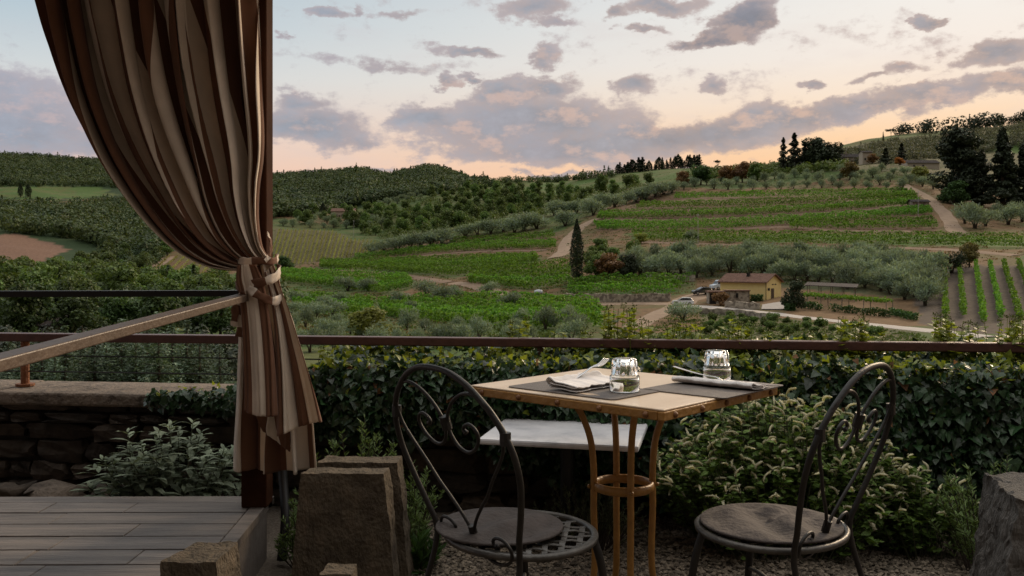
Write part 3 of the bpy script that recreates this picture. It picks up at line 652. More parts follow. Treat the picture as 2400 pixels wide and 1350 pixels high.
T_('rusty_tree', 1602, 436, 34, 'rust red round tree at the left end of the upper olives', sq=1.2)
T_('broadleaf_tree', 1642, 434, 48, 'dark green round tree right of the rust red tree', m=M_HEDGE, sq=1.5)
T_('rusty_tree', 1705, 430, 46, 'brown leafed tree behind the upper olives', sq=1.2)
T_('rusty_tree', 1740, 428, 50, 'tall brown and green tree on the skyline behind the upper olives', sq=1.2)
T_('broadleaf_tree', 1775, 425, 46, 'olive brown tree beside the dark conifers on the skyline', sq=1.2)
T_('umbrella_pine', 1683, 408, 34, 'small round topped pine on the skyline left of the conifers', sq=.8)
T_('umbrella_pine', 2262, 316, 22, 'flat topped umbrella pine on the far right skyline', sq=1.4)
T_('ridge_conifer', 2245, 318, 22, 'slender pine touching the flat topped umbrella pine', sq=.6, nv=3)
for x, h, k in [(2070, 22, 'ridge_conifer'), (2088, 30, 'umbrella_pine'), (2106, 22, 'umbrella_pine')]: T_(k, x, 332, h, 'ragged dark pine in the group of three on the right skyline', group='three ragged skyline pines', parts=False)
for x, y, h in [(1836,402,74),(1862,402,92),(1886,398,70)]: T_('ridge_conifer', x, y, h, 'spiky dark conifer in the tall skyline group left of the stone house', group='spiky conifers on the skyline', parts=True, nv=3, sq=1.6)
for x, y, h in [(1913,394,72),(1932,392,74),(1954,388,54)]: T_('broadleaf_tree', x, y, h, 'dense dark tree just left of the stone house on the ridge', group='dense trees left of the ridge house', m=M_CYP, sq=1.3)
for x, y, h, l in [(2076,388,44,'broad dark fir between the stone house and the long barn'), (2113,380,44,'narrow pointed fir left of the long barn')]: T_('ridge_conifer', x, y, h, l, parts=True, sq=2.3, nv=3)
T_('rusty_tree', 2045, 384, 26, 'reddish bush against the stone house on the ridge', cat='shrub', sq=1.4)
T_('rusty_tree', 2107, 388, 20, 'bright orange bush below the narrow fir', cat='shrub', m=leafmat('orange_foliage', (.34, .14, .02), ov=.05), sq=1.6)
T_('rusty_tree', 1992, 420, 42, 'dark autumn tree below the stone house', m=leafmat('autumn_green_foliage', (.13, .10, .03), ov=.05), sq=1.3)
T_('broadleaf_tree', 2160, 424, 40, 'yellowish round tree below the long barn', m=M_LIME, sq=1.4)
T_('cedar_tree', 2250, 472, 170, 'huge dark cedar at the right edge left of the pointed conifer', sq=1.25)
T_('dark_conifer', 2350, 486, 196, 'huge dark pointed conifer at the right edge', sq=1.2)
T_('dark_conifer', 2300, 482, 120, 'lower dark conifer between the two huge ones', sq=1.6)
T_('dark_conifer', 2402, 486, 140, 'dark conifer cut by the right edge of the view', sq=1.4)
T_('broadleaf_tree', 2235, 478, 60, 'deep green bushy tree at the foot of the huge cedar', m=M_HEDGE, sq=1.3)
T_('olive_tree', 2230, 640, 56, 'dark round bush at the top of the ploughed vine plot', m=M_CYP, cat='shrub', sq=1.3)
T_('rusty_tree', 2272, 626, 66, 'thin autumn tree beside the dark round bush', m=leafmat('thin_autumn_foliage', (.15, .13, .04), ov=.05))
T_('broadleaf_tree', 1860, 727, 78, 'dark spreading tree with a pale trunk at the gable of the yellow house', m=M_CYP, sq=.8)
T_('olive_tree', 1600, 752, 46, 'grey bush in front of the white car', cat='shrub', sq=1.5)
T_('shrub', 1688, 716, 32, 'brownish shrub against the stone annex', cat='shrub', m=M_RUST, sq=1.1)
T_('cypress_tree', 757, 510, 34, 'dark dense evergreen beside the far farmhouse', sq=2.2)
for x, y, h in [(48,462,30),(66,462,32)]: T_('cypress_tree', x, y, h, 'dark evergreen beside the far left vineyard', group='pair of dark evergreens by the far left vineyard', sq=2.0)
for x, y, h in [(44,770,62),(120,762,58)]: T_('umbrella_pine', x, y, h, 'bright green round topped pine above the grey roof', group='round topped pines above the grey roof', m=M_BROAD, sq=1.5)
T_('broadleaf_tree', 92, 806, 36, 'small leafy tree in front of the grey roofed house', sq=1.3)
T_('broadleaf_tree', 190, 778, 68, 'round green tree right of the grey roof', sq=1.2)
for x, y, h in [(20,940,150),(62,950,165),(98,945,175),(128,960,150),(152,950,185),(188,940,165),(222,950,190),(250,930,150),(284,945,200),(318,950,180),(345,940,195),(372,955,210),(404,945,200),(438,940,185),(468,945,165),(110,905,110),(205,905,120),(262,905,130),(310,900,140),(355,905,135),(425,905,125),(485,905,115),(515,930,130),(30,900,100)]:
    T_('spruce_tree', x, y, h, 'blue green spruce seen between the railing wires on the left', group='spruces below the left railing', sq=1.3)
T_('broadleaf_tree', 668, 632, 40, 'dark round bush at the corner of the striped vineyard', m=M_HEDGE, cat='shrub', sq=1.2)
T_('broadleaf_tree', 392, 648, 28, 'dark round bush in the small vineyard behind the curtain', m=M_HEDGE, cat='shrub', sq=1.2)
for i in range(36):
    x = 1446 + i * 5.5 + RNG.uniform(-2, 2); y = 408 - (x - 1446) * .10
    T_('ridge_conifer' if RNG.random() < .8 else 'cypress_tree', x, y, RNG.uniform(13, 33), 'dark conifer in the row along the middle skyline', name='skyline_conifer', group='conifers along the middle skyline', parts=False, sq=RNG.uniform(1.6, 2.9), nv=3)

# --- vine rows
def vine_row(px, label, group, h=2.1, dens=46, m=M_VINE, name='vine_row', th=.36, q=.40, z0=.3, posts=False):
    pts = []
    for (x0, y0), (x1, y1) in zip(px[:-1], px[1:]):
        for t in np.linspace(0, 1, 6, endpoint=False): pts.append(ground(x0 + (x1 - x0) * t, y0 + (y1 - y0) * t))
    pts.append(ground(*px[-1])); p = np.array(pts)
    seg = np.linalg.norm(np.diff(p[:, :2], axis=0), axis=1); s = np.concatenate([[0], np.cumsum(seg)]); Ltot = s[-1]
    n = int(min(Ltot * dens, 6500)); u = RNG.uniform(0, Ltot, n)
    x = np.interp(u, s, p[:, 0]); y = np.interp(u, s, p[:, 1]); z = np.interp(u, s, p[:, 2])
    ph = RNG.uniform(0, 9); g_ = vnoise(u + ph * 50, np.zeros(n), 1.6, 5); u = u[g_ > .07]; n = len(u); x, y, z, g_ = x[-n:], y[-n:], z[-n:], g_[g_ > .07]; x = np.interp(u, s, p[:, 0]); y = np.interp(u, s, p[:, 1]); z = np.interp(u, s, p[:, 2]); hh = h * (.78 + .4 * g_)
    k = RNG.uniform(0, 1, n) ** .7
    Q = np.stack([x + RNG.normal(size=n) * th * .5, y + RNG.normal(size=n) * th * .5, z + z0 + k * (hh - z0)], 1)
    N = RNG.normal(size=(n, 3)) + [0, -.5, .5]
    mb = MB().add(*leafq(Q - p[0], N, q, RNG, .85, .2), 0)
    if posts:
        for uu in np.arange(0, Ltot, 6.):
            b = np.array([np.interp(uu, s, p[:, i]) for i in range(3)]) - p[0]
            box(mb, b[0] - .04, b[0] + .04, b[1] - .04, b[1] + .04, b[2] - .2, b[2] + h * .95, 1)
    o = mb.build(name, [m, M_POST], loc=p[0]); return tag(o, label, 'vines', group)
def lerpline(a, b, t, n=6):
    def at(l, s):
        l = np.array(l, float); d = np.concatenate([[0], np.cumsum(np.linalg.norm(np.diff(l, axis=0), axis=1))]); return np.array([np.interp(s * d[-1], d, l[:, i]) for i in (0, 1)])
    return [tuple(at(a, s) * (1 - t) + at(b, s) * t) for s in np.linspace(0, 1, n)]
def block(a, b, n, label, group, **k):
    for i in range(n): vine_row(lerpline(a, b, i / max(n - 1, 1)), label, group, **k)
G_ = 'vine rows of '
for a, b, n, w_ in [
 ([(1583,460),(1750,458),(1900,454),(2137,450)], [(1580,466),(1900,461),(2140,457)], 2, 'top strip of the upper terraces'),
 ([(1500,482),(1700,480),(1900,471),(2145,459)], [(1490,489),(1700,486),(1900,478),(2150,464)], 2, 'second strip of the upper terraces'),
 ([(1405,504),(1600,501),(1900,489),(2150,470)], [(1398,514),(1600,511),(1900,499),(2160,479)], 3, 'third strip of the upper terraces'),
 ([(1392,528),(1600,528),(1800,517),(2000,507),(2176,492)], [(1400,538),(1600,540),(1720,536),(1900,522),(2185,501)], 3, 'fourth strip of the upper terraces'),
 ([(1852,526),(2000,523),(2190,520)], [(1850,537),(2000,537),(2198,535)], 3, 'short fifth strip at the right of the upper terraces'),
 ([(1481,550),(1700,553),(1900,555),(2400,562)], [(1490,564),(1700,569),(1900,572),(2400,580)], 3, 'lowest long strip of the upper terraces'),
 ([(1050,568),(1170,561),(1297,552)], [(1056,574),(1170,567),(1300,558)], 2, 'short top strip at the left centre'),
 ([(830,607),(950,590),(1083,578),(1303,572)], [(840,613),(960,598),(1083,588),(1303,582)], 3, 'long curved strip at the left centre'),
 ([(750,617),(1000,612),(1257,605)], [(750,628),(1050,647),(1133,643),(1260,615)], 6, 'broad block at the left centre'),
 ([(1110,650),(1200,632),(1337,626)], [(1095,664),(1250,680),(1337,668)], 6, 'dense block left of the cypress'),
 ([(640,640),(800,645),(955,656)], [(660,660),(780,672),(900,690),(970,672)], 6, 'block behind the tied curtain'),
 ([(885,716),(1100,702),(1390,718)], [(900,742),(1100,766),(1440,775)], 8, 'lower block above the railing'),
 ([(680,700),(780,706),(880,716)], [(690,728),(780,738),(860,745)], 5, 'patchy block right of the curtain'),
 ([(1334,666),(1480,662),(1629,659)], [(1330,688),(1480,690),(1580,690)], 4, 'block on the wall left of the dark car')]:
    block(a, b, n, 'green vine row in the ' + w_, G_ + 'the ' + w_)
top = [(655,541),(780,543),(817,563),(900,571)]; bot = [(628,625),(710,620),(800,608),(835,604),(888,580)]
for i in range(27):
    t = i / 26; a = lerpline(top, top, 0, 27)[i]; b = lerpline(bot, bot, 0, 27)[i]
    vine_row([a, ((a[0] + b[0]) / 2, (a[1] + b[1]) / 2), b], 'thin yellowish vine row running down the striped hillside vineyard', 'vine rows of the striped hillside vineyard', h=1.3, dens=14, m=M_VINEP, th=.22, q=.34, z0=.2, posts=False)
for i in range(10):
    a = (398 + i * 18, 602 + i * .6); b = (340 + i * 22, 655 - i * 1.5)
    vine_row([a, b], 'thin vine row in the small vineyard behind the curtain', 'vine rows of the small vineyard behind the curtain', h=1.3, dens=10, m=M_VINEP, th=.22, q=.36, z0=.2, posts=False)
for a, b in [((2214,632),(2216,752)),((2248,630),(2259,745)),((2287,627),(2306,760)),((2320,626),(2347,752)),((2352,624),(2392,760)),((2386,622),(2440,762)),((2420,622),(2490,764))]:
    vine_row([a, ((a[0] + b[0]) / 2, (a[1] + b[1]) / 2), b], 'straight green vine row in the dark ploughed plot at the right edge', 'vine rows of the dark ploughed plot', h=1.9, dens=40, th=.36, q=.36, z0=.35)
for a, b, l in [((1880,722),(1925,728),'short trimmed hedge below the left end of the vine pergola'),((1950,730),(2085,744),'long trimmed hedge below the vine pergola'),((2085,738),(2147,752),'trimmed hedge at the right end below the vine pergola')]:
    o = vine_row([a, ((a[0] + b[0]) / 2, (a[1] + b[1]) / 2), b], l, None, h=1.2, dens=110, m=M_HEDGE, name='hedge', th=.5, q=.3, z0=.0, posts=False); o['category'] = 'hedge'
for x, y, wd, l in [(1773,706,30,'square trimmed hedge at the foot of the yellow wall'),(1851,728,24,'square trimmed hedge at the edge of the paved yard')]:
    g = ground(x, y); ww = wd / FPX * g[1]; q = RNG.uniform(-.5, .5, (700, 3)) * [ww, 1.2, 0] + [0, 0, 0]; q[:, 2] = RNG.uniform(0, 1.25, 700)
    tag(MB().add(*leafq(q, q * [1, 1, 0] + RNG.normal(size=(700, 3)) * .5 + [0, 0, .3], .26, RNG, .8)).build('hedge', M_HEDGE, loc=g), l, 'hedge')

# ================================================================== BUILDINGS, VEHICLES, WALLS IN THE VALLEY
M_YEL = mat('yellow_render', (.86, .66, .28), (.92, .74, .34), 1.2, .9, .15, 20)
M_TILE = mat('terracotta_tiles', (.12, .065, .05), (.22, .125, .09), 1.5, .9, .3, 6)
M_STONE = mat('rubble_masonry', (.19, .16, .13), (.42, .37, .30), 2.2, .95, .6, 5, vor=True)
M_GREYROOF = mat('grey_roof_tiles', (.05, .043, .042), (.09, .08, .08), 2, .95, .3, 6, spec=.1)
M_WOODD = mat('dark_wood_door', (.07, .045, .03), (.12, .08, .05), 4, .8)
M_DARK = mat('dark_opening', (.012, .011, .010), rough=.6)
M_CREAM = mat('cream_render', (.42, .36, .28), (.5, .44, .36), 1.5, .9)
M_STEEL = mat('galvanised_steel', (.45, .45, .45), rough=.5, metal=.6)
M_GLASSD = mat('car_glass', (.02, .025, .03), rough=.08, spec=.8)
M_TYRE = mat('tyre_rubber', (.015, .015, .015), rough=.8)
M_PAVE = mat('pale_paving', (.24, .22, .20), (.32, .30, .28), 1.0, .9)

def quadwin(mb, o, ax, u0, u1, z0, z1, outn, d, mi=0):
    """a thin box proud of a wall: o origin, ax wall direction, outn outward normal"""
    o = np.asarray(o, float); ax = np.asarray(ax, float); outn = np.asarray(outn, float); up = np.array([0, 0, 1.])
    b = [o + ax * u0 + up * z0 - outn * .05, o + ax * u1 + up * z0 - outn * .05, o + ax * u1 + up * z0 + outn * d, o + ax * u0 + up * z0 + outn * d]
    hexa(mb, b, [q + up * (z1 - z0) for q in b], mi)
def house(name, label, g, rz, Lx, Ly, h, rise, wallm, roofm, wins=(), doors=(), chim=None, over=.4, base=1.5, cat='house'):
    """gabled house, ridge along local x, near corner at origin"""
    t = thing(name, label, cat, g, rz)
    wl = MB(); box(wl, 0, Lx, 0, Ly, -base, h)
    for x in (0.0, Lx):
        e = .15 if x == 0 else -.15
        V = [(x, 0, h), (x, Ly, h), (x, Ly / 2, h + rise), (x + e, 0, h), (x + e, Ly, h), (x + e, Ly / 2, h + rise)]
        wl.add(V, [(0, 1, 2), (5, 4, 3), (0, 3, 4, 1), (1, 4, 5, 2), (2, 5, 3, 0)])
    wl.build('wall', wallm, t)
    rf = MB(); sl = rise / (Ly / 2)
    for s in (0, 1):
        y0, y1 = (-over, Ly / 2) if s == 0 else (Ly / 2, Ly + over)
        z = lambda y: h + .06 + (y if s == 0 else Ly - y) * sl
        b = [(-over, y0, z(y0)), (Lx + over, y0, z(y0)), (Lx + over, y1, z(y1)), (-over, y1, z(y1))]
        hexa(rf, b, [(a, c, d + .16) for a, c, d in b])
        for k in np.arange(-over, Lx + over, .35):        # tile ridges
            beam(rf, (k, y0, z(y0) + .17), (k, y1, z(y1) + .17), .13, .08)
    r = rf.build('roof', roofm, t)
    if chim: c = MB(); x, y, s, hh = chim; box(c, x, x + s, y, y + s, h, h + rise + hh); box(c, x - .1, x + s + .1, y - .1, y + s + .1, h + rise + hh, h + rise + hh + .12); c.build('chimney', wallm if wallm is not M_YEL else M_DARK, r)
    faces = dict(f=((0, 0, 0), (1, 0, 0), (0, -1, 0)), r=((Lx, 0, 0), (0, 1, 0), (1, 0, 0)), l=((0, 0, 0), (0, 1, 0), (-1, 0, 0)))
    for fc, u0, u1, z0, z1 in wins:
        o, ax, nn_ = faces[fc]; m_ = MB(); quadwin(m_, o, ax, u0, u1, z0, z1, nn_, .03); wn = m_.build('window', M_DARK, t)
        s_ = MB(); quadwin(s_, o, ax, u0 - .1, u1 + .1, z0 - .12, z0, nn_, .12); s_.build('sill', M_PAVE, wn)
    for fc, u0, u1, z1 in doors:
        o, ax, nn_ = faces[fc]; m_ = MB(); quadwin(m_, o, ax, u0, u1, -.1, z1, nn_, .04); m_.build('door', M_WOODD, t)
    return t
# the yellow house: its long wall looks left, its gable looks right
gc = ground(1795, 703); mpp = gc[1] / FPX
def yellow():
    ang = R(0); t = thing('yellow_house', 'yellow rendered house with a brown tiled roof beside the gravel road', 'house', gc, R(138))
    Lx, Ly, h, rise, ov, base = 9.5, 6.4, 3.3, 1.4, .45, 2.0          # local x runs away to the left, local y along the gable
    wl = MB(); box(wl, 0, Lx, -Ly, 0, -base, h)
    for x, e in ((0, .15), (Lx, -.15)):
        V = [(x, 0, h), (x, -Ly, h), (x, -Ly / 2, h + rise), (x + e, 0, h), (x + e, -Ly, h), (x + e, -Ly / 2, h + rise)]
        wl.add(V, [(0, 1, 2), (5, 4, 3), (0, 3, 4, 1), (1, 4, 5, 2), (2, 5, 3, 0)])
    wl.build('wall', M_YEL, t); rf = MB(); sl = rise / (Ly / 2)
    for s in (0, 1):
        ya, yb = (ov, -Ly / 2) if s == 0 else (-Ly - ov, -Ly / 2)
        za, zb = h + .06 - ov * sl, h + .06 + rise
        b = [(-ov, ya, za), (Lx + ov, ya, za), (Lx + ov, yb, zb), (-ov, yb, zb)]
        hexa(rf, b, [(q[0], q[1], q[2] + .15) for q in b])
        for k in np.arange(-ov + .1, Lx + ov, .35): beam(rf, (k, ya, za + .16), (k, yb, zb + .16), .13, .08)
    r = rf.build('roof', M_TILE, t)
    c = MB(); box(c, 4.3, 4.8, -2.2, -1.7, h + .6, h + 1.6); box(c, 4.2, 4.9, -2.3, -1.6, h + 1.6, h + 1.7); c.build('chimney', M_DARK, r)
    d = MB(); box(d, -.05, .05, -3.3, -2.1, -.3, 2.1); d.build('door', M_WOODD, t)
    for y0, y1, z0, z1 in ((-1.6, -.7, 1.7, 2.2), (-4.3, -3.6, 2.75, 2.95), (-3.2, -2.5, 2.75, 2.95)):
        m_ = MB(); box(m_, -.04, .05, y0, y1, z0, z1); m_.build('window', M_DARK, t)
    g_ = MB(); tube(g_, [(-.07, .07, -.4), (-.07, .07, h)], .06, 8); g_.build('drainpipe', M_DARK, t)
    return t
yellow()
def wallpx(name, label, pts, h, m, th=.5, lift=0.):
    mb = MB(); pp = []
    for (x0, y0), (x1, y1) in zip(pts[:-1], pts[1:]):
        for t in np.linspace(0, 1, 10, endpoint=False): pp.append(ground(x0 + (x1 - x0) * t, y0 + (y1 - y0) * t))
    pp.append(ground(*pts[-1])); pp = np.array(pp); o = pp[0].copy(); pp -= o
    T = unit(np.gradient(pp[:, :2], axis=0)); S = np.stack([-T[:, 1], T[:, 0]], 1); V = []
    for i, p in enumerate(pp):
        a, b = p[:2] - S[i] * th / 2, p[:2] + S[i] * th / 2; hh = h * (.9 + .25 * RNG.random())
        V += [(a[0], a[1], p[2] - 1), (b[0], b[1], p[2] - 1), (b[0], b[1], p[2] + hh), (a[0], a[1], p[2] + hh)]
    F = [(i * 4 + j, i * 4 + (j + 1) % 4, i * 4 + 4 + (j + 1) % 4, i * 4 + 4 + j) for i in range(len(pp) - 1) for j in range(4)] + [(3, 2, 1, 0), tuple(len(V) - 4 + k for k in range(4))]
    return tag(mb.add(V, F).build(name, m, loc=o), label, 'wall')
wallpx('stone_wall', 'long dry stone wall between the dirt track and the vines', [(1326,706),(1440,708),(1572,706)], 1.5, M_STONE)
wallpx('stone_wall', 'dry stone terrace wall below the left end of the olive grove', [(1513,658),(1570,660),(1629,660)], 1.3, M_STONE)
wallpx('stone_wall', 'low stone wall in front of the yellow house', [(1700,722),(1780,726)], 1.2, M_STONE)
wallpx('stone_wall', 'rough stone bank under the gravel road', [(1640,735),(1720,738),(1800,748)], .9, M_STONE)
g = ground(1702, 710); an = thing('stone_annex', 'low rough stone annex in front of the yellow house', 'shed', g, R(-4)); k = g[1] / FPX
a_ = MB(); box(a_, 0, 54 * k, 0, 3.0, -1, 2.2); a_.build('wall', M_STONE, an)
a_ = MB(); box(a_, -.15, 54 * k + .15, -.15, 3.1, 2.2, 2.38); a_.build('roof', M_TILE, an)
a_ = MB(); box(a_, 22 * k, 28 * k, -.04, .05, 1.0, 1.8); a_.build('window', M_DARK, an)
g = ground(1662, 713); sh = thing('garage', 'flat roofed garage with a dark door cut into the bank', 'garage', g, R(-3))
a_ = MB(); box(a_, 0, 36 * k, .1, 3, -.8, 2.15); a_.build('wall', M_STONE, sh)
a_ = MB(); box(a_, .15, 16 * k, -.02, .12, -.2, 1.95); a_.build('door', M_DARK, sh)
a_ = MB(); box(a_, -.2, 37 * k, -.3, 3.1, 2.15, 2.4); a_.build('roof', M_TILE, sh)
# paved yard
yd = [(1787,716),(1838,708),(1842,727),(1784,727)]
V = [];
for a in np.linspace(0, 1, 8):
    for b in np.linspace(0, 1, 8):
        q = (np.array(yd[0]) * (1 - a) + np.array(yd[1]) * a) * (1 - b) + (np.array(yd[3]) * (1 - a) + np.array(yd[2]) * a) * b; p = ground(*q); V.append((p[0], p[1], p[2] + .2))
tag(MB().add(V, [(i * 8 + j, i * 8 + j + 1, i * 8 + j + 9, i * 8 + j + 8) for i in range(7) for j in range(7)]).build('paved_yard', M_PAVE), 'pale paved yard beside the yellow house', 'yard', kind='structure')
# carport and vine pergola
def canopy(name, label, a, b, depth, h, m, roofn, cat, thick=.12, leaves=False):
    ga, gb = ground(*a), ground(*b); d = gb - ga; L = np.linalg.norm(d[:2]); t = thing(name, label, cat, ga, math.atan2(d[1], d[0])); dz = d[2]
    for i in range(5):
        for y in (0, depth):
            p = MB(); x = L * i / 4; z = dz * i / 4; tube(p, [(x, y, z - 1.0), (x, y, z + h)], .07, 6); p.build('post', M_POST, t)
    r = MB()
    if leaves:
        n = 1500; u = RNG.uniform(0, L, n); q = np.stack([u, RNG.uniform(-.3, depth + .3, n), u / L * dz + h + RNG.normal(size=n) * .16], 1); r.add(*leafq(q, RNG.normal(size=(n, 3)) + [0, 0, 1], .4, RNG, .8))
    else:
        bq = [(-.5, -.4, h), (L + .5, -.4, h + dz), (L + .5, depth + .4, h + .5 + dz), (-.5, depth + .4, h + .5)]
        hexa(r, bq, [(x, y, z + thick) for x, y, z in bq])
        for kx in np.arange(-.4, L + .4, .4): beam(r, (kx, -.4, h + thick + dz * kx / L), (kx, depth + .4, h + .5 + thick + dz * kx / L), .08, .05)
    r.build(roofn, m, t); return t
canopy('carport', 'long open shelter with a flat dark roof right of the yellow house', (1892,702), (2002,708), 4.5, 2.6, M_GREYROOF, 'roof', 'shelter')
canopy('vine_pergola', 'long pergola roofed with bright vine leaves below the dark shelter', (1876,716), (2077,733), 3.0, 2.0, M_VINE, 'vine_roof', 'pergola', leaves=True)
# hut, ridge house, barn, farmhouses, roof at lower left
def housepx(name, label, x0, x1, y, hpx, depth, risepx, wm, rm, rz=0, wins=(), doors=(), chim=None, cat='house', flat=False):
    g = ground((x0 + x1) / 2, y); k = g[1] / FPX; g = ground(x0, y) * 1.0; g[1] = ground((x0 + x1) / 2, y)[1]; g[0] = (x0 - 1200) / FPX * g[1]; g[2] = height((x0 + x1 - 2400) / 2 / FPX * g[1], g[1])
    return house(name, label, g, rz, (x1 - x0) * k, depth, hpx * k, risepx * k, wm, rm, wins, doors, chim, cat=cat, base=3)
housepx('stone_hut', 'tiny stone hut at the right end of the upper vine terraces', 2139, 2178, 487, 14, 4, 5, M_STONE, M_GREYROOF, doors=[('f', 1.2, 2.0, 1.6)], wins=[('f', 3.2, 4.2, .8, 1.5)], cat='hut')
housepx('ridge_house', 'grey stone farmhouse on the ridge among dark conifers', 1976, 2030, 384, 16, 8, 8, M_STONE, M_GREYROOF, wins=[('f', 3, 4, 1.4, 2.5), ('f', 7, 8, 1.4, 2.5)], doors=[('f', 5, 6.1, 2.2)], chim=(2.2, 2, .9, 1.2))
housepx('tower_house', 'taller pale stone house block at the right of the ridge farmhouse', 2022, 2044, 384, 27, 6, 4, M_CREAM, M_GREYROOF, wins=[('f', 1, 2, 2.2, 3.4), ('f', 3, 4, 2.2, 3.4)])
housepx('long_barn', 'long low pale barn under a grey roof on the right ridge', 2127, 2202, 394, 12, 9, 8, M_CREAM, M_GREYROOF, wins=[('f', 3, 4, 1, 1.8), ('f', 8, 9, 1, 1.8)], cat='barn')
housepx('farmhouse', 'far ochre farmhouse among trees on the middle slope', 776, 830, 513, 18, 8, 7, M_CREAM, M_TILE, wins=[('f', 3, 4.4, 1.5, 3), ('f', 7, 8.4, 1.5, 3), ('f', 11, 12.4, 1.5, 3)], doors=[('f', 5, 6.4, 2.6)])
housepx('stone_barn', 'small far stone barn right of the ochre farmhouse', 862, 890, 510, 14, 6, 5, M_STONE, M_TILE, wins=[('f', 2, 3, 1.2, 2.2)], cat='barn')
housepx('roofed_house', 'low house with a grey tiled roof in the trees below the left railing', 72, 150, 790, 26, 7, 20, M_STONE, M_GREYROOF, rz=R(4), wins=[('f', 1, 1.8, .6, 1.4), ('f', 3.6, 4.4, .6, 1.4)])
for x, y, h, l in [(1636,570,70,'thin pale pole in the middle of the terraced vineyard'),(829,558,42,'thin pale pole above the striped hillside vineyard'),(2152,512,66,'thin pole in front of the stone hut')]:
    g = ground(x, y); k = g[1] / FPX; p = MB(); tube(p, [(0, 0, -.5), (0, 0, h * k)], [.10, .06], 6); tube(p, [(-.5, 0, h * k - .5), (.5, 0, h * k - .5)], .05, 5)
    tag(p.build('utility_pole', M_STEEL, loc=g), l, 'pole')
# boulders with pale wrapped bale by the track
g = ground(1262, 690); rb = MB(); 
for k in range(26):
    a, b = RNG.uniform(0, 6.28), RNG.uniform(-1.2, 1.2)
lathe(rb, [(.05, 0), (.9, .1), (1.05, .5), (.8, .95), (.1, 1.1)], 12); tag(rb.build('wrapped_bale', mat('pale_plastic_wrap', (.35, .38, .42), (.55, .58, .6), 4, .4, .5), loc=g, smooth=True), 'pale wrapped bale lying beside the dirt track', 'bale')
# cars
def car(name, label, g, rz, paint, kind='hatch'):
    t = thing(name, label, 'car' if kind != 'van' else 'van', g, rz)
    if kind == 'van': prof = [(-2.3,.35),(-2.35,1.0),(-2.3,1.95),(.9,2.0),(1.5,1.15),(2.25,.95),(2.3,.35)]; top = [(-2.2,1.2),(-2.2,1.9),(.85,1.92),(1.4,1.2)]; W = .9
    else: prof = [(-1.95,.32),(-2.0,.7),(-1.9,.95),(-1.75,1.02),(-1.5,1.42),(-.9,1.5),(.1,1.48),(.95,1.0),(1.75,.86),(1.98,.62),(1.98,.32)]; top = [(-1.6,1.04),(-1.4,1.38),(.08,1.42),(.78,1.02)]; W = .84
    b = MB(); n = len(prof); V = []
    for s, w0 in ((-1, 1), (1, 1)):
        for x, z in prof: V.append((x, s * W * (1 - max(0, z - .95) * .28), z))
    F = [tuple(range(n))[::-1], tuple(range(n, 2 * n))] + [(i, (i + 1) % n, n + (i + 1) % n, n + i) for i in range(n)]
    b.add(V, F).build('body', paint, t, bevel=.05)
    for s in (-1, 1):
        m_ = MB(); q = [(x, s * (W * (1 - max(0, z - .95) * .28) + .012), z) for x, z in top]; m_.add(q + [(x, y - s * .04, z) for x, y, z in q], [(0, 1, 2, 3), (7, 6, 5, 4)] + [(i, (i + 1) % 4, 4 + (i + 1) % 4, 4 + i) for i in range(4)]); m_.build('side_window', M_GLASSD, t)
        for x in (-1.25, 1.25):
            wl = MB(); tube(wl, [(x, s * (W - .16), .32), (x, s * (W + .03), .32)], .33, 18); wo_ = wl.build('wheel', M_TYRE, t)
            rm_ = MB(); tube(rm_, [(x, s * (W + .0), .32), (x, s * (W + .045), .32)], .2, 14); rm_.build('rim', M_STEEL, wo_)
        h = MB(); x1 = 1.93 if kind != 'van' else 2.24; box(h, x1 - .1, x1 + .05, s * .55 - .17, s * .55 + .17, .62, .78); h.build('headlight', M_CREAM, t)
    xs = ((.14, 1.45), (.90, 1.03)) if kind != 'van' else ((.95, 1.9), (1.45, 1.2))
    m_ = MB(); (xa, za), (xb, zb) = xs; m_.add([(xa, -.66, za + .02), (xa, .66, za + .02), (xb + .02, .72, zb + .03), (xb + .02, -.72, zb + .03), (xa, -.66, za - .02), (xa, .66, za - .02), (xb, .72, zb - .02), (xb, -.72, zb - .02)], [(0, 3, 2, 1), (4, 5, 6, 7), (0, 1, 5, 4), (1, 2, 6, 5), (2, 3, 7, 6), (3, 0, 4, 7)]); m_.build('windscreen', M_GLASSD, t)
    return t
car('parked_car', 'small white hatchback parked at the bend of the dirt track', ground(1600, 716), R(170), mat('white_car_paint', (.75, .78, .80), rough=.25, coat=.6, spec=.5))
car('parked_car', 'dark blue hatchback parked on the steep dirt drive', ground(1645, 692) + [0, 0, .15], R(192), mat('dark_car_paint', (.02, .025, .04), rough=.2, coat=.8, spec=.6))
car('parked_van', 'pale van parked half behind the yellow house', ground(1690, 680) + [0, 0, .1], R(200), mat('pale_van_paint', (.55, .62, .70), rough=.3, coat=.4), 'van')

# ================================================================== TERRACE
def PZ(px, py, z):
    D = (CZ - z) * FPX / (py - HY); return np.array([(px - 1200) / FPX * D, D, z])
M_GRAVELB = mat('gravel_bed', (.10, .08, .06), (.24, .20, .16), 60, .95, .8, 90)
M_PEB = mat('pebbles', (.20, .165, .125), rough=.9, island=.6)
gr = MB(); gv = [(-6, .2, 0), (6, .2, 0), (6, 4.6, 0), (-6, 5.0, 0)]
gr.add(gv, [(0, 1, 2, 3)]); tag(gr.build('terrace_ground', M_GRAVELB), 'gravel ground of the terrace', 'ground', kind='structure')
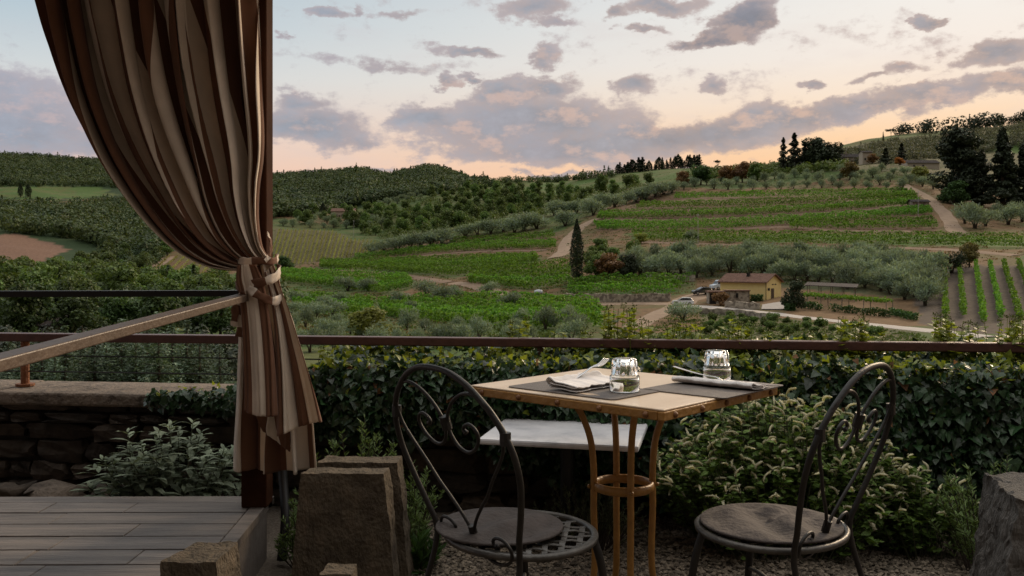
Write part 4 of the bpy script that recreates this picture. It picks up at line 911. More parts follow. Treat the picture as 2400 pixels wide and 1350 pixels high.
# loose gravel
def pebbles(name, n, x0, x1, y0, y1, s0, s1, m, label, seed):
    rng = np.random.default_rng(seed); ico = np.array([(1,0,0),(-1,0,0),(0,1,0),(0,-1,0),(0,0,1),(0,0,-1)], float); fo = np.array([(0,2,4),(2,1,4),(1,3,4),(3,0,4),(2,0,5),(1,2,5),(3,1,5),(0,3,5)])
    c = np.stack([rng.uniform(x0, x1, n), rng.uniform(y0, y1, n), rng.uniform(.0, .012, n)], 1); s = rng.uniform(s0, s1, (n, 1, 1)) * rng.uniform(.5, 1.2, (n, 1, 3)) * [1, 1, .6]
    v = ico[None] * s * rng.uniform(.75, 1.25, (n, 6, 1)); a = rng.uniform(0, 6.28, n); ca_, sa = np.cos(a)[:, None], np.sin(a)[:, None]
    v = np.stack([v[..., 0] * ca_ - v[..., 1] * sa, v[..., 0] * sa + v[..., 1] * ca_, v[..., 2]], -1) + c[:, None]
    F = (np.arange(n)[:, None, None] * 6 + fo[None]).reshape(-1, 3)
    return tag(MB().add(v.reshape(-1, 3), F).build(name, m), label, 'gravel', kind='stuff')
pebbles('gravel', 26000, -.65, 2.1, 2.95, 4.05, .006, .014, M_PEB, 'loose brown gravel and bark chips under the chairs', 3)

# ---- parapet wall
WA, WB = np.array([-5.5, 4.78]), np.array([5.5, 3.45])          # front face line of the wall
wd = unit((WB - WA)[None])[0]; wn_ = np.array([-wd[1], wd[0]])   # wn_ points away from the camera
def W(s, off, z): p = WA + wd * s + wn_ * off; return np.array([p[0], p[1], z])
WL = float(np.linalg.norm(WB - WA)); WZ = .53
def sx_(X): return (X - WA[0]) / wd[0]
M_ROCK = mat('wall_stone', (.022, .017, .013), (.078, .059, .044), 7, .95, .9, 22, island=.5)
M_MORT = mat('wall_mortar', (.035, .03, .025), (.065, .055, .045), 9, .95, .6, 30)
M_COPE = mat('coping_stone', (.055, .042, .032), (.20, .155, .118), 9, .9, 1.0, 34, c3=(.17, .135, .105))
wall = thing('parapet_wall', 'rough stone parapet wall with a flat coping behind the deck', 'wall', (0, 0, 0))
m_ = MB(); hexa(m_, [W(0, .06, -3.2), W(WL, .06, -3.2), W(WL, .34, -3.2), W(0, .34, -3.2)], [W(0, .06, WZ - .1), W(WL, .06, WZ - .1), W(WL, .34, WZ - .1), W(0, .34, WZ - .1)]); m_.build('mortar', M_MORT, wall)
st = MB(); rng = np.random.default_rng(5)
def rock(mb, c, ax, sz, rng, mi=0, n=3, rough=.16):
    """an irregular rounded block: a cube grid pushed towards an ellipsoid"""
    g = np.linspace(-1, 1, n + 1); V = {}; F = []
    def vid(p):
        k = tuple(np.round(p, 4)); 
        if k not in V: V[k] = len(V)
        return V[k]
    for a in range(3):
        for s in (-1, 1):
            for i in range(n):
                for j in range(n):
                    q = []
                    for (u, v) in ((i, j), (i + 1, j), (i + 1, j + 1), (i, j + 1)):
                        p = [0, 0, 0]; p[a] = s; p[(a + 1) % 3] = g[u]; p[(a + 2) % 3] = g[v]; q.append(vid(p))
                    F.append(q if s > 0 else q[::-1])
    A = np.array(list(V.keys())); L = np.linalg.norm(A, axis=1, keepdims=True)
    A = A * (1 - .17 * (L - 1) / .73) + rng.normal(size=A.shape) * rough
    A = A * np.array(sz) * .5; A = A @ np.array(ax); mb.add(A + c, F, mi)
z = -.12; axw = np.array([[wd[0], wd[1], 0], [wn_[0], wn_[1], 0], [0, 0, 1]])
while z < WZ - .08:
    hh = rng.uniform(.05, .12); hh = min(hh, WZ - .068 - z) if WZ - .08 - z > .05 else .06; s = sx_(-3.4) + rng.uniform(0, .2)
    while s < sx_(3.2):
        ww = rng.uniform(.12, .38); h2 = hh * rng.uniform(.8, 1.12)
        rock(st, W(s + ww / 2, .06 + rng.uniform(-.015, .02), z + hh / 2), axw, (ww * .97, .16, h2 * .98), rng, rough=.10); s += ww
    z += hh
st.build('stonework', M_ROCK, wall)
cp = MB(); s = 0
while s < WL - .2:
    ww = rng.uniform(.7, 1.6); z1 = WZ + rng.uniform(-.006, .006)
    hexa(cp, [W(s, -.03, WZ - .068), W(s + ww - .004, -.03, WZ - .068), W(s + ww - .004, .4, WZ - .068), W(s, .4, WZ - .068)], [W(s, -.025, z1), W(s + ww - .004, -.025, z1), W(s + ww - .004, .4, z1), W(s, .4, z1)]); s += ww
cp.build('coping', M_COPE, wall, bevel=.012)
rng = np.random.default_rng(9)
for i, (x, y, a) in enumerate([(-2.55, 4.12, .2), (-2.33, 4.16, .17), (-2.1, 4.13, .24), (-1.86, 4.14, .16), (-2.75, 4.1, .2)]):
    b_ = MB(); rock(b_, np.zeros(3), np.eye(3), (a, a * .8, .12), rng); o = b_.build('loose_stone', M_ROCK if i % 2 else M_COPE, loc=(x, y, .07), smooth=True)
    tag(o, 'flat loose stone on the ground along the foot of the wall behind the deck', 'stone', 'loose stones along the foot of the wall')

# ---- railing on the wall
M_RAIL = mat('red_brown_rail_paint', (.06, .022, .017), (.10, .037, .027), 14, .42, .15, 60, spec=.5)
M_RUSTP = mat('rusty_post', (.16, .055, .02), (.26, .10, .04), 20, .7, .4, 60)
M_WIRE = mat('steel_wire', (.03, .03, .03), rough=.5, metal=.4)
rl = thing('railing', 'long red brown metal railing with thin wires above the wall', 'railing', (0, 0, 0)); RO = .165; RZ = .80
m_ = MB(); hexa(m_, [W(0, RO - .03, RZ - .042), W(WL, RO - .03, RZ - .042), W(WL, RO + .03, RZ - .042), W(0, RO + .03, RZ - .042)], [W(0, RO - .03, RZ), W(WL, RO - .03, RZ), W(WL, RO + .03, RZ), W(0, RO + .03, RZ)]); m_.build('top_rail', M_RAIL, rl, bevel=.005)
for X in (-2.49, .128, 2.75, -5.1):
    s = sx_(X) - wn_[0] * RO / wd[0]; p = MB(); c = W(s, RO, 0)
    tube(p, [(c[0], c[1], WZ - .01), (c[0], c[1], RZ - .04)], .021, 10); tube(p, [(c[0], c[1], WZ), (c[0], c[1], WZ + .012)], .045, 12); p.build('post', M_RUSTP if X < -2 else M_RAIL, rl)
for zz in (.685, .605):
    p = MB(); tube(p, [W(s, RO, zz) for s in np.linspace(.2, WL - .2, 20)], .0035, 5); p.build('wire', M_WIRE, rl)
for X in (-2.35, -1.47, -.92, .06, 1.2, 2.0):
    pass

# ---- deck
M_DECK = mat('grey_deck_boards', (.10, .085, .075), (.25, .21, .178), 3.2, .58, .35, 26, stretch=(.6, 6, 1), spec=.45, island=.13, c3=(.17, .145, .127))
M_FASC = mat('deck_fascia', (.14, .12, .105), (.22, .19, .17), 4, .7, .3, 24)
dk = MB(); DZ = .22; deckrng = np.random.default_rng(4)
dxr = lambda y: -1.008 + (3.49 - y) * .062                       # inner line of the edge board
y = 3.60; row = 0
dirb = np.array([1, .012])
while y > .4:
    wdt = .022 if row == 0 else (.072 if row == 1 else .146); x1 = dxr(y - wdt / 2) if row > 1 else -.955
    cuts = [-4.6] + sorted(deckrng.uniform(-3.4, x1 - .2, 4)) + [x1]
    for a, b in zip(cuts[:-1], cuts[1:]):
        ya = lambda x: y + x * .010 + .010
        xb = b if b != x1 else None
        q = [(a, ya(a) - wdt + .009), ((b if xb else dxr(ya(b) - wdt)) - .003, ya(b) - wdt + .009), ((b if xb else dxr(ya(b))) - .003, ya(b)), (a, ya(a))]
        if row < 2: q[1] = (-.955, ya(b) - wdt + .009); q[2] = (-.955, ya(b))
        hexa(dk, [(x, yy, DZ - .03) for x, yy in q], [(x, yy, DZ + deckrng.uniform(-.001, .001)) for x, yy in q])
    y -= wdt; row += 1
q = [(dxr(.4), .4), (dxr(.4) + .052, .4), (-.952, 3.505), (-1.006, 3.495)]
hexa(dk, [(x, yy, DZ - .03) for x, yy in q], [(x, yy, DZ + .002) for x, yy in q])
deck = dk.build('deck', M_DECK, bevel=.003)
tag(deck, 'grey board deck at the lower left under the curtain', 'deck', kind='structure')
df = MB(); hexa(df, [(dxr(.4) - .02, .4, .0), (dxr(.4) + .046, .4, 0), (-.958, 3.50, 0), (-1.03, 3.5, 0)], [(dxr(.4) - .02, .4, DZ - .031), (dxr(.4) + .046, .4, DZ - .031), (-.958, 3.50, DZ - .031), (-1.03, 3.5, DZ - .031)])
hexa(df, [(-4.6, 3.49, 0), (-1.04, 3.53, 0), (-1.04, 3.57, 0), (-4.6, 3.53, 0)], [(-4.6, 3.49, DZ - .031), (-1.04, 3.53, DZ - .031), (-1.04, 3.57, DZ - .031), (-4.6, 3.53, DZ - .031)])
tag(df.build('deck_base', M_FASC), 'grey fascia boards round the deck', 'deck', kind='structure')

# ---- gazebo over the deck: post, rails, unseen roof
M_PAINT = mat('brown_metal_paint', (.038, .015, .008), (.060, .024, .012), 10, .85, .1, 50, spec=.06)
M_BARP = mat('bronze_handrail', (.085, .057, .040), (.13, .090, .064), 18, .45, .15, 80, spec=.5)
M_BLACKM = mat('black_metal', (.012, .011, .011), rough=.5)
M_CANV = mat('brown_canvas', (.09, .05, .03), (.12, .07, .045), 20, .9)
gz = thing('gazebo', 'brown metal gazebo frame over the deck at the left', 'gazebo', (-1.0, 3.47, DZ))
def rel(o, mb): 
    for i, v in enumerate(mb.V): mb.V[i] = v - np.array(o.location)
    return mb
m_ = MB(); box(m_, -1.035, -.937, 3.42, 3.515, DZ, 2.32); rel(gz, m_).build('post', M_PAINT, gz, bevel=.006)
m_ = MB(); box(m_, -4.5, -4.4, 3.42, 3.515, DZ, 2.32); rel(gz, m_).build('post', M_PAINT, gz, bevel=.006)
m_ = MB(); beam(m_, (-4.4, 3.47, 1.030), (-1.036, 3.49, 1.038), .05, .024); rel(gz, m_).build('rail', M_BLACKM, gz, bevel=.002)
m_ = MB(); beam(m_, (-.985, 3.405, 1.035), (-.955, .7, .925), .052, .025); rel(gz, m_).build('handrail', M_BARP, gz, bevel=.003)
m_ = MB(); hexa(m_, [(-4.9, -1.2, 2.32), (-.78, -1.2, 2.32), (-.78, 3.75, 2.32), (-4.9, 3.75, 2.32)], [(-4.9, -1.2, 2.38), (-.78, -1.2, 2.38), (-.78, 3.75, 2.38), (-4.9, 3.75, 2.38)])  # roof out of view, set low to shade the upper curtain
hexa(m_, [(-4.9, -1.2, 2.381), (-.78, -1.2, 2.381), (-.78, 3.75, 2.381), (-4.9, 3.75, 2.381)], [(-2.9, 1.2, 3.1), (-2.7, 1.2, 3.1), (-2.7, 1.4, 3.1), (-2.9, 1.4, 3.1)]); rel(gz, m_).build('roof', M_CANV, gz)
pp = MB(); tube(pp, catmull([(-.955, 3.62, .9), (-.93, 3.6, .45), (-.915, 3.58, .3), (-.885, 3.5, .16), (-.88, 3.42, .02)], 8), .018, 10); tag(pp.build('drain_hose', M_BLACKM, smooth=True), 'black bent pipe running down beside the gazebo post', 'pipe')

# ---- curtain
def stripe_mat():
    m = bpy.data.materials.new('striped_canvas'); m.use_nodes = True; t = m.node_tree; N = t.nodes; L = t.links; b = N['Principled BSDF']
    b.inputs['Roughness'].default_value = .85; b.inputs['Specular IOR Level'].default_value = .2; b.inputs['Sheen Weight'].default_value = .15
    a = N.new('ShaderNodeAttribute'); a.attribute_name = 'stripe'; fr = N.new('ShaderNodeMath'); fr.operation = 'FRACT'; L.new(a.outputs['Fac'], fr.inputs[0])
    gt = N.new('ShaderNodeMath'); gt.operation = 'GREATER_THAN'; gt.inputs[1].default_value = .5; L.new(fr.outputs[0], gt.inputs[0])
    mx = N.new('ShaderNodeMix'); mx.data_type = 'RGBA'; mx.inputs[6].default_value = (.205, .098, .056, 1); mx.inputs[7].default_value = (.82, .70, .57, 1); L.new(gt.outputs[0], mx.inputs[0])
    co = N.new('ShaderNodeTexCoord'); nz = N.new('ShaderNodeTexNoise'); nz.inputs['Scale'].default_value = 700; nz.inputs['Detail'].default_value = 2; L.new(co.outputs['Object'], nz.inputs['Vector'])
    n2_ = N.new('ShaderNodeTexNoise'); n2_.inputs['Scale'].default_value = 9; n2_.inputs['Detail'].default_value = 5; L.new(co.outputs['Object'], n2_.inputs['Vector'])
    mr = N.new('ShaderNodeMapRange'); mr.inputs[3].default_value = .75; mr.inputs[4].default_value = 1.2; L.new(n2_.outputs[0], mr.inputs[0])
    sc_ = N.new('ShaderNodeVectorMath'); sc_.operation = 'SCALE'; L.new(mx.outputs[2], sc_.inputs[0]); L.new(mr.outputs[0], sc_.inputs['Scale']); L.new(sc_.outputs[0], b.inputs['Base Color'])
    ad = N.new('ShaderNodeMath'); ad.operation = 'MULTIPLY_ADD'; ad.inputs[1].default_value = 6; L.new(n2_.outputs[0], ad.inputs[0]); L.new(nz.outputs[0], ad.inputs[2])
    bp = N.new('ShaderNodeBump'); bp.inputs['Strength'].default_value = .25; bp.inputs['Distance'].default_value = .004; L.new(ad.outputs[0], bp.inputs['Height']); L.new(bp.outputs[0], b.inputs['Normal'])
    tr = N.new('ShaderNodeBsdfTranslucent'); L.new(sc_.outputs[0], tr.inputs['Color']); ms = N.new('ShaderNodeMixShader'); ms.inputs[0].default_value = .18
    L.new(b.outputs[0], ms.inputs[1]); L.new(tr.outputs[0], ms.inputs[2]); L.new(ms.outputs[0], N['Material Output'].inputs['Surface'])
    return m
M_STR = stripe_mat()
CD = 3.34                                                       # the curtain hangs about this far out
def cpx(l, D=CD): return np.array([P(x, y, D)[[0, 2]] for x, y in l])
def arc(l, n):
    c = catmull(np.array(l, float), 12); d = np.concatenate([[0], np.cumsum(np.linalg.norm(np.diff(c, axis=0), axis=1))]); s = np.linspace(0, d[-1], n)
    return np.stack([np.interp(s, d, c[:, 0]), np.interp(s, d, c[:, 1])], 1)
def drape(mb, left, right, s0, s1, nple, amp, y0, nstr, ns=260, nt_=90, seed=0, gather=None, hem=None, twist=0., lat=1.0):
    """cloth between two edge curves (X, Z) with pleats; gather(t) scales the pleat depth"""
    rng = np.random.default_rng(seed); L_, R_ = arc(cpx(left), nt_), arc(cpx(right), nt_); ph = rng.uniform(0, 6.28, 8); S = np.linspace(0, 1, ns); V = []; st = []
    for i in range(nt_):
        t = i / (nt_ - 1); g = gather(t)
        # uneven spacing of the pleats
        s2 = S + .030 * np.sin(2 * math.pi * 2.3 * S + ph[0] + 1.5 * t) + .018 * np.sin(2 * math.pi * 5.1 * S + ph[1] - 2.2 * t) * np.sin(math.pi * S)
        s2 = (s2 - s2[0]) / (s2[-1] - s2[0])
        f = 2 * math.pi * nple * S + ph[2] + twist * t + .8 * np.sin(2 * math.pi * 1.7 * S + ph[3]) + .5 * np.sin(3 * t + ph[4] + 9 * S)
        am = amp * g * (.65 + .5 * np.sin(2 * math.pi * 3.2 * S + ph[5] + 1.2 * t) ** 2)
        wdt = np.linalg.norm(R_[i] - L_[i]); e = np.sin(math.pi * np.clip(S, 0, 1)) ** .3
        base = L_[i][None] * (1 - s2[:, None]) + R_[i][None] * s2[:, None]
        d_ = unit((R_[i] - L_[i])[None])[0]
        off = lat * (wdt / nple) * .30 * np.sin(2 * f) * e
        dep = am * np.sin(f) + .3 * am * np.sin(2.3 * f + ph[6])
        X = base[:, 0] + d_[0] * off; Z = base[:, 1] + d_[1] * off
        if hem is not None: Z = Z + hem(S) * t ** 3
        V.append(np.stack([X, y0(t) + dep, Z], 1)); st.append(s0 + (s1 - s0) * S * nstr)
    V = np.concatenate(V); ii, jj = np.meshgrid(np.arange(nt_ - 1), np.arange(ns - 1), indexing='ij'); a = (ii * ns + jj).ravel()
    mb.add(V, np.stack([a, a + 1, a + 1 + ns, a + ns], 1), 0, np.concatenate(st))
cu = MB()
upL = [(50,-105),(64,-55),(80,0),(105,92),(150,230),(212,358),(275,452),(345,535),(410,592),(470,622),(520,632),(566,634)]
upR = [(590,-105),(592,-55),(594,0),(598,90),(604,200),(610,300),(609,370),(602,430),(600,500),(606,560),(616,590),(634,612)]
drape(cu, upL, upR, 0, 1, 9.5, .092, lambda t: CD + .02 + .04 * (1 - t), 12, ns=520, nt_=140, seed=3, gather=lambda t: 1.0 - .72 * t ** 2.5, twist=3.4, lat=1.2)
# below the tie: a long back layer, then two shorter flaps in front
drape(cu, [(566,634),(562,660),(563,690),(556,760),(552,850),(548,950),(540,1050),(537,1106)], [(636,612),(652,650),(662,690),(690,760),(712,850),(732,950),(742,1050),(747,1106)], .5, 3.65, 3.4, .05, lambda t: CD + .02, 1, ns=240, nt_=80, seed=8, gather=lambda t: .35 + .65 * t, lat=.7, hem=lambda S: .004 * np.sin(9 * S))
drape(cu, [(572,622),(570,655),(578,690),(586,760),(592,840),(596,900),(597,950)], [(612,618),(628,650),(640,690),(652,760),(662,840),(668,910),(672,965)], .22, 1.36, .9, .014, lambda t: CD - .08 - .06 * t, 1, ns=90, nt_=60, seed=12, gather=lambda t: .3 + .9 * t, lat=.0, hem=lambda S: -.006 * np.sin(5 * S))
drape(cu, [(626,640),(640,690),(652,760),(660,850),(664,930),(668,1010)], [(646,620),(660,660),(684,715),(712,790),(744,880),(770,966)], .28, 2.05, 1.25, .03, lambda t: CD - .03 - .06 * t, 1, ns=110, nt_=60, seed=17, gather=lambda t: .3 + .8 * t, lat=.1, hem=lambda S: -.015 * S * S)
# the underside of the front flap, folded back
drape(cu, [(600,930),(604,955),(612,985),(622,1010)], [(672,955),(682,975),(684,1010),(680,1055)], .0, 1, 1.0, .02, lambda t: CD - .04 + .03 * t, 1.5, ns=50, nt_=30, seed=21, gather=lambda t: 1, lat=.5)
ct = cu.build('curtain', M_STR, smooth=True, attr='stripe')
sol = ct.modifiers.new('thickness', 'SOLIDIFY'); sol.thickness = .0025
tag(ct, 'brown and cream striped canvas curtain gathered to the gazebo post', 'curtain')
def band(pts, wdt, seed, nstr=7):
    """a flat tie of striped cloth; pts are (photo x, photo y, depth)"""
    p = catmull(np.array([P(*q) for q in pts]), 10); n = len(p); V = []; st = []
    for i in range(n):
        T = unit((p[min(i + 1, n - 1)] - p[max(i - 1, 0)])[None])[0]; out = p[i] - np.array([-.985, CD + .02, p[i][2]]); out = unit(out[None])[0]
        u = unit(np.cross(T, out)[None])[0]; w_ = wdt * (1 + .12 * math.sin(i * .7 + seed))
        for k in (-.5, -.18, .18, .5): V.append(p[i] + u * k * w_ + out * (.0025 * math.sin(i * .9 + k * 5 + seed) + .002 * math.sin(i * .37 + k * 11))); st.append(i / n * nstr * .5 + seed * .37)
    b = MB().add(V, [(i * 4 + j, i * 4 + j + 1, i * 4 + j + 5, i * 4 + j + 4) for i in range(n - 1) for j in range(3)], 0, st)
    o = b.build('tie_band', M_STR, ct, smooth=True, attr='stripe'); s_ = o.modifiers.new('thickness', 'SOLIDIFY'); s_.thickness = .0016; return o
a = CD
band([(558,604,a+.10),(556,612,a+.02),(572,612,a-.07),(605,611,a-.105),(640,612,a-.07),(652,606,a+.02),(645,602,a+.12)], .026, 1, 3)
band([(560,640,a+.08),(556,655,a+.0),(580,665,a-.08),(620,660,a-.105),(648,648,a-.06),(657,634,a+.02),(650,628,a+.1)], .032, 2, 3)
band([(552,668,a+.06),(560,672,a-.02),(584,678,a-.10),(610,694,a-.12),(640,706,a-.10),(662,694,a-.04),(655,672,a+.02),(640,660,a+.05)], .030, 3, 5)
band([(628,545,a+.0),(636,575,a-.05),(630,600,a-.09),(622,612,a-.11)], .016, 5, 2)
band([(575,690,a-.10),(560,700,a-.08),(552,725,a-.07),(548,765,a-.06)], .030, 6, 3)
band([(568,700,a-.07),(562,740,a-.06),(560,790,a-.05)], .026, 7, 4)

# ---- the bistro table
M_TOP = mat('pale_wooden_top', (.58, .44, .30), (.68, .54, .39), 3, .30, .08, 40, stretch=(1, 6, 1), spec=.5)
M_OCHRE = mat('ochre_painted_iron', (.25, .118, .024), (.36, .178, .038), 14, .42, .25, 60, spec=.5)
TZ = .75; M_RIV = mat('rusty_rivet', (.13, .05, .015), (.20, .085, .025), 30, .5)
tb_ = thing('bistro_table', 'square ochre iron table with a pale wooden top set for two', 'table', (.369, 2.972, 0), R(47.6))
hx, hy = .339, .376
m_ = MB(); box(m_, -hx, hx, -hy, hy, TZ - .006, TZ); m_.build('tabletop', M_TOP, tb_, bevel=.004)
m_ = MB(); e = .004
for (x0, x1, y0, y1) in ((-hx - e, hx + e, -hy - e, -hy + .018), (-hx - e, hx + e, hy - .018, hy + e), (-hx - e, -hx + .018, -hy + .019, hy - .019), (hx - .018, hx + e, -hy + .019, hy - .019)): box(m_, x0, x1, y0, y1, TZ - .032, TZ - .0065)
m_.build('apron', M_OCHRE, tb_, bevel=.003)
for sgn in (-1, 1):
    for u in (-.85, -.42, .0, .42, .85):
        for kind in (0, 1):
            m_ = MB(); c = (u * hx, sgn * (hy + .004), TZ - .019) if kind == 0 else (sgn * (hx + .004), u * hy, TZ - .019)
            ax_ = (0, sgn, 0) if kind == 0 else (sgn, 0, 0); c = np.array(c); ax_ = np.array(ax_, float)
            tube(m_, [c, c + ax_ * .005, c + ax_ * .009], [.0095, .008, .003], 10); m_.build('rivet', M_RIV, tb_)
RR = .10
for k in range(4):
    an = R(45 + 90 * k) - R(0) + R(4); d_ = np.array([math.cos(an), math.sin(an), 0])
    m_ = MB(); tube(m_, catmull([d_ * (RR + .075) + [0, 0, TZ - .02], d_ * (RR + .068) + [0, 0, TZ - .05], d_ * (RR + .038) + [0, 0, TZ - .10], d_ * (RR + .010) + [0, 0, TZ - .18], d_ * RR + [0, 0, TZ - .28], d_ * RR + [0, 0, .35], d_ * RR + [0, 0, .12], d_ * (RR + .06) + [0, 0, 0.0]], 8), .0110, 12)
    c = d_ * (RR + .014) + [0, 0, .418]; tube(m_, [c, c + d_ * .006], [.008, .005], 8); m_.build('leg', M_OCHRE, tb_, smooth=True)
m_ = MB(); an = np.linspace(0, 6.2832, 40, endpoint=False); tube(m_, np.stack([(RR - .006) * np.cos(an), (RR - .006) * np.sin(an), np.full(40, .418)], 1), .0085, 8, closed=True, flat=1.8); m_.build('ring', M_OCHRE, tb_, smooth=True)

# things on the table, placed in the table's own axes (a along 47.6 deg, b along -42.4 deg)
ta, tbv = np.array([math.cos(R(47.6)), math.sin(R(47.6))]), np.array([math.cos(R(-42.4)), math.sin(R(-42.4))])
M_MAT = mat('grey_brown_placemat', (.08, .065, .056), (.12, .10, .088), 30, .62, .25, 220)
M_LINEN = mat('white_linen', (.74, .70, .68), (.82, .79, .77), 30, .9, .3, 260)
M_CUTL = mat('cutlery_steel', (.55, .55, .55), rough=.16, metal=1.0)
def roundrect(a, b, r, n=6):
    pts = []
    for cx0, cy0, a0 in ((a - r, b - r, 0), (-a + r, b - r, 90), (-a + r, -b + r, 180), (a - r, -b + r, 270)):
        for k in range(n + 1): t = R(a0 + 90 * k / n); pts.append((cx0 + r * math.cos(t), cy0 + r * math.sin(t)))
    return pts
def slab(mb, pts, z0, z1, mi=0):
    n = len(pts); V = [(x, y, z0) for x, y in pts] + [(x, y, z1) for x, y in pts]
    mb.add(V, [tuple(range(n))[::-1], tuple(range(n, 2 * n))] + [(i, (i + 1) % n, n + (i + 1) % n, n + i) for i in range(n)], mi); return mb
for c, L1, L2, rz, l in [((.226, 2.867), .43, .255, -42.4, 'grey brown placemat under the napkin with the fork and the left tumbler'), ((.655, 2.905), .40, .30, 47.6, 'grey brown placemat under the folded napkin by the right tumbler')]:
    pm = slab(MB(), roundrect(L1 / 2, L2 / 2, .02), 0, .003).build('placemat', M_MAT, loc=(c[0], c[1], TZ + .0006)); pm.rotation_euler = (0, 0, R(rz)); tag(pm, l, 'placemat')
    if rz < 0:
        pr = MB(); 
        an_ = np.linspace(0, 6.2832, 20, endpoint=False); slab(pr, [(.085 + .05 * math.cos(q), -.088 + .013 * math.sin(q) * (1 + .3 * math.cos(q * 5))) for q in an_], .0031, .0034); pr.build('print', mat('tan_print', (.36, .27, .19), (.46, .36, .26), 60, .8), pm)
def napkin(name, label, c, L_, W_, rz, seed, roll):
    rng = np.random.default_rng(seed); mb = MB(); n = 22; m = 40
    # spiral section of a loosely folded cloth swept along its length
    sec = []
    th = .0022
    prof = [(-W_/2, .002), (-W_/4, .0025), (0, .003), (W_/4, .0035), (W_/2 - .012, .0045), (W_/2, .010), (W_/2 + .003, .017), (W_/2 - .006, .0235), (W_/2 - .016, .021), (W_/4, .0155), (0, .014), (-W_/4, .013), (-W_/2 + .008, .0115), (-W_/2, .0095), (-W_/2 + .006, .0075), (-W_/4, .0080), (0, .0085), (W_/4, .0095), (W_/2 - .012, .012)]
    c2 = catmull(np.array(prof), 5); V = []
    xs = np.linspace(-L_/2, L_/2, m)
    for i, x in enumerate(xs):
        wv = .002 * math.sin(i * .5 + seed) + .0015 * math.sin(i * 1.1)
        for y, z in c2: V.append((x + .006 * math.sin(y * 60 + seed), y * (1 + .06 * math.sin(i * .23 + seed)) + wv, max(z * roll + wv * .6 * (z > .006), .0008)))
    k = len(c2); F = [(i * k + j, i * k + j + 1, (i + 1) * k + j + 1, (i + 1) * k + j) for i in range(m - 1) for j in range(k - 1)]
    o = mb.add(V, F).build(name, M_LINEN, loc=(c[0], c[1], TZ + .004), smooth=True); o.rotation_euler = (0, 0, R(rz)); s_ = o.modifiers.new('thickness', 'SOLIDIFY'); s_.thickness = .002
    return tag(o, label, 'napkin')
napkin('napkin', 'folded white napkin under the fork left of the front tumbler', (.243, 2.885), .25, .115, 47.6, 1, 1.7)
napkin('napkin', 'long folded white napkin in front of the right tumbler', (.685, 2.935), .29, .12, -42.4 + 180, 4, 1.05)
def fork(label, loc, rz, tilt, roll=0):
    mb = MB(); cl = [(-.10, .0), (-.05, .001), (0, .004), (.035, .009), (.055, .006)]
    c = catmull(np.array(cl), 6); V = []; w = np.interp(np.linspace(0, 1, len(c)), [0, .1, .55, .8, 1], [.007, .006, .0028, .0035, .0115])
    for (x, z), ww in zip(c, w): V += [(x, -ww, z), (x, ww, z), (x, ww, z + .0018), (x, -ww, z + .0018)]
    n = len(c); mb.add(V, [(i * 4 + j, i * 4 + (j + 1) % 4, i * 4 + 4 + (j + 1) % 4, i * 4 + 4 + j) for i in range(n - 1) for j in range(4)] + [(3, 2, 1, 0), tuple((n - 1) * 4 + k for k in range(4))])
    for k in range(4):
        y = -.0093 + k * .0062; tube(mb, catmull([(.054, y, .0068), (.075, y, .0055), (.092, y, .009), (.104, y, .014)], 4), [.0016] * 12 + [.0008], 6)
    o = mb.build('fork', M_CUTL, loc=loc, smooth=True); o.scale = (1.2,) * 3; o.rotation_euler = (R(roll), R(tilt), R(rz)); tag(o, label, 'fork')
fork('steel fork with its tines raised on the left napkin', (.236, 2.93, TZ + .040), 46, -13)
fork('steel fork with only its end showing out of the right napkin', (.64, 2.985, TZ + .026), -42.4, 12)
kn = MB(); slab(kn, [(-.1, -.006), (0, -.006), (.02, -.009), (.1, -.009), (.115, 0), (.1, .004), (0, .006), (-.1, .006)], 0, .002); o = kn.build('knife', M_CUTL, loc=(.745, 2.865, TZ + .021)); o.rotation_euler = (0, 0, R(-40)); tag(o, 'steel knife laid in the right napkin', 'knife')
# tumblers, upside down
gm = bpy.data.materials.new('clear_glass'); gm.use_nodes = True; b_ = gm.node_tree.nodes['Principled BSDF']; b_.inputs['Transmission Weight'].default_value = 1; b_.inputs['Roughness'].default_value = .0; b_.inputs['IOR'].default_value = 1.48; b_.inputs['Base Color'].default_value = (.97, .98, .97, 1)
def tumbler(label, x, y):
    o_ = [(.0462, 0), (.0468, .003), (.047, .03), (.047, .044), (.0465, .048), (.0422, .0505), (.0420, .055), (.0412, .078), (.0398, .093), (.036, .1015), (.028, .104), (.001, .104)]
    fo_ = [0, 0, 0, 0, 0, 0, .03, .15, .17, .10, 0, 0]
    i_ = [(.001, .096), (.024, .0955), (.031, .090), (.0345, .075), (.0370, .055), (.0430, .046), (.0450, .03), (.0452, .003)]
    mb = MB(); lathe(mb, o_ + i_, 168, fl=fo_ + [0] * len(i_), closed=True)
    o = mb.build('tumbler', gm, loc=(x, y, TZ + .0042), smooth=True); o.rotation_euler = (0, 0, R(10)); return tag(o, label, 'glass')
tumbler('upside down fluted tumbler at the front of the table beside the fork', .352, 2.80)
tumbler('upside down fluted tumbler at the back of the table behind the right napkin', .70, 3.06)

# ---- marble slab table by the wall
M_MARB = mat('white_marble', (.46, .47, .50), (.80, .80, .81), 5, .32, .04, 30, c3=(.70, .70, .72), detail=10, spec=.5)
ml = thing('marble_table', 'low white marble topped table between the wall and the ochre table', 'table', (0, 0, 0))
q = [(-.133, 3.497), (.473, 3.344), (.604, 3.93), (-.01, 4.05)]
m_ = MB(); hexa(m_, [(x, y, .447) for x, y in q], [(x, y, .472) for x, y in q]); m_.build('tabletop', M_MARB, ml, bevel=.008)
m_ = MB(); tube(m_, [(.23, 3.72, .0), (.23, 3.72, .02), (.23, 3.72, .03), (.23, 3.72, .43)], [.16, .15, .03, .03], 16); box(m_, .08, .38, 3.6, 3.84, .43, .446); m_.build('pedestal', M_BLACKM, ml)

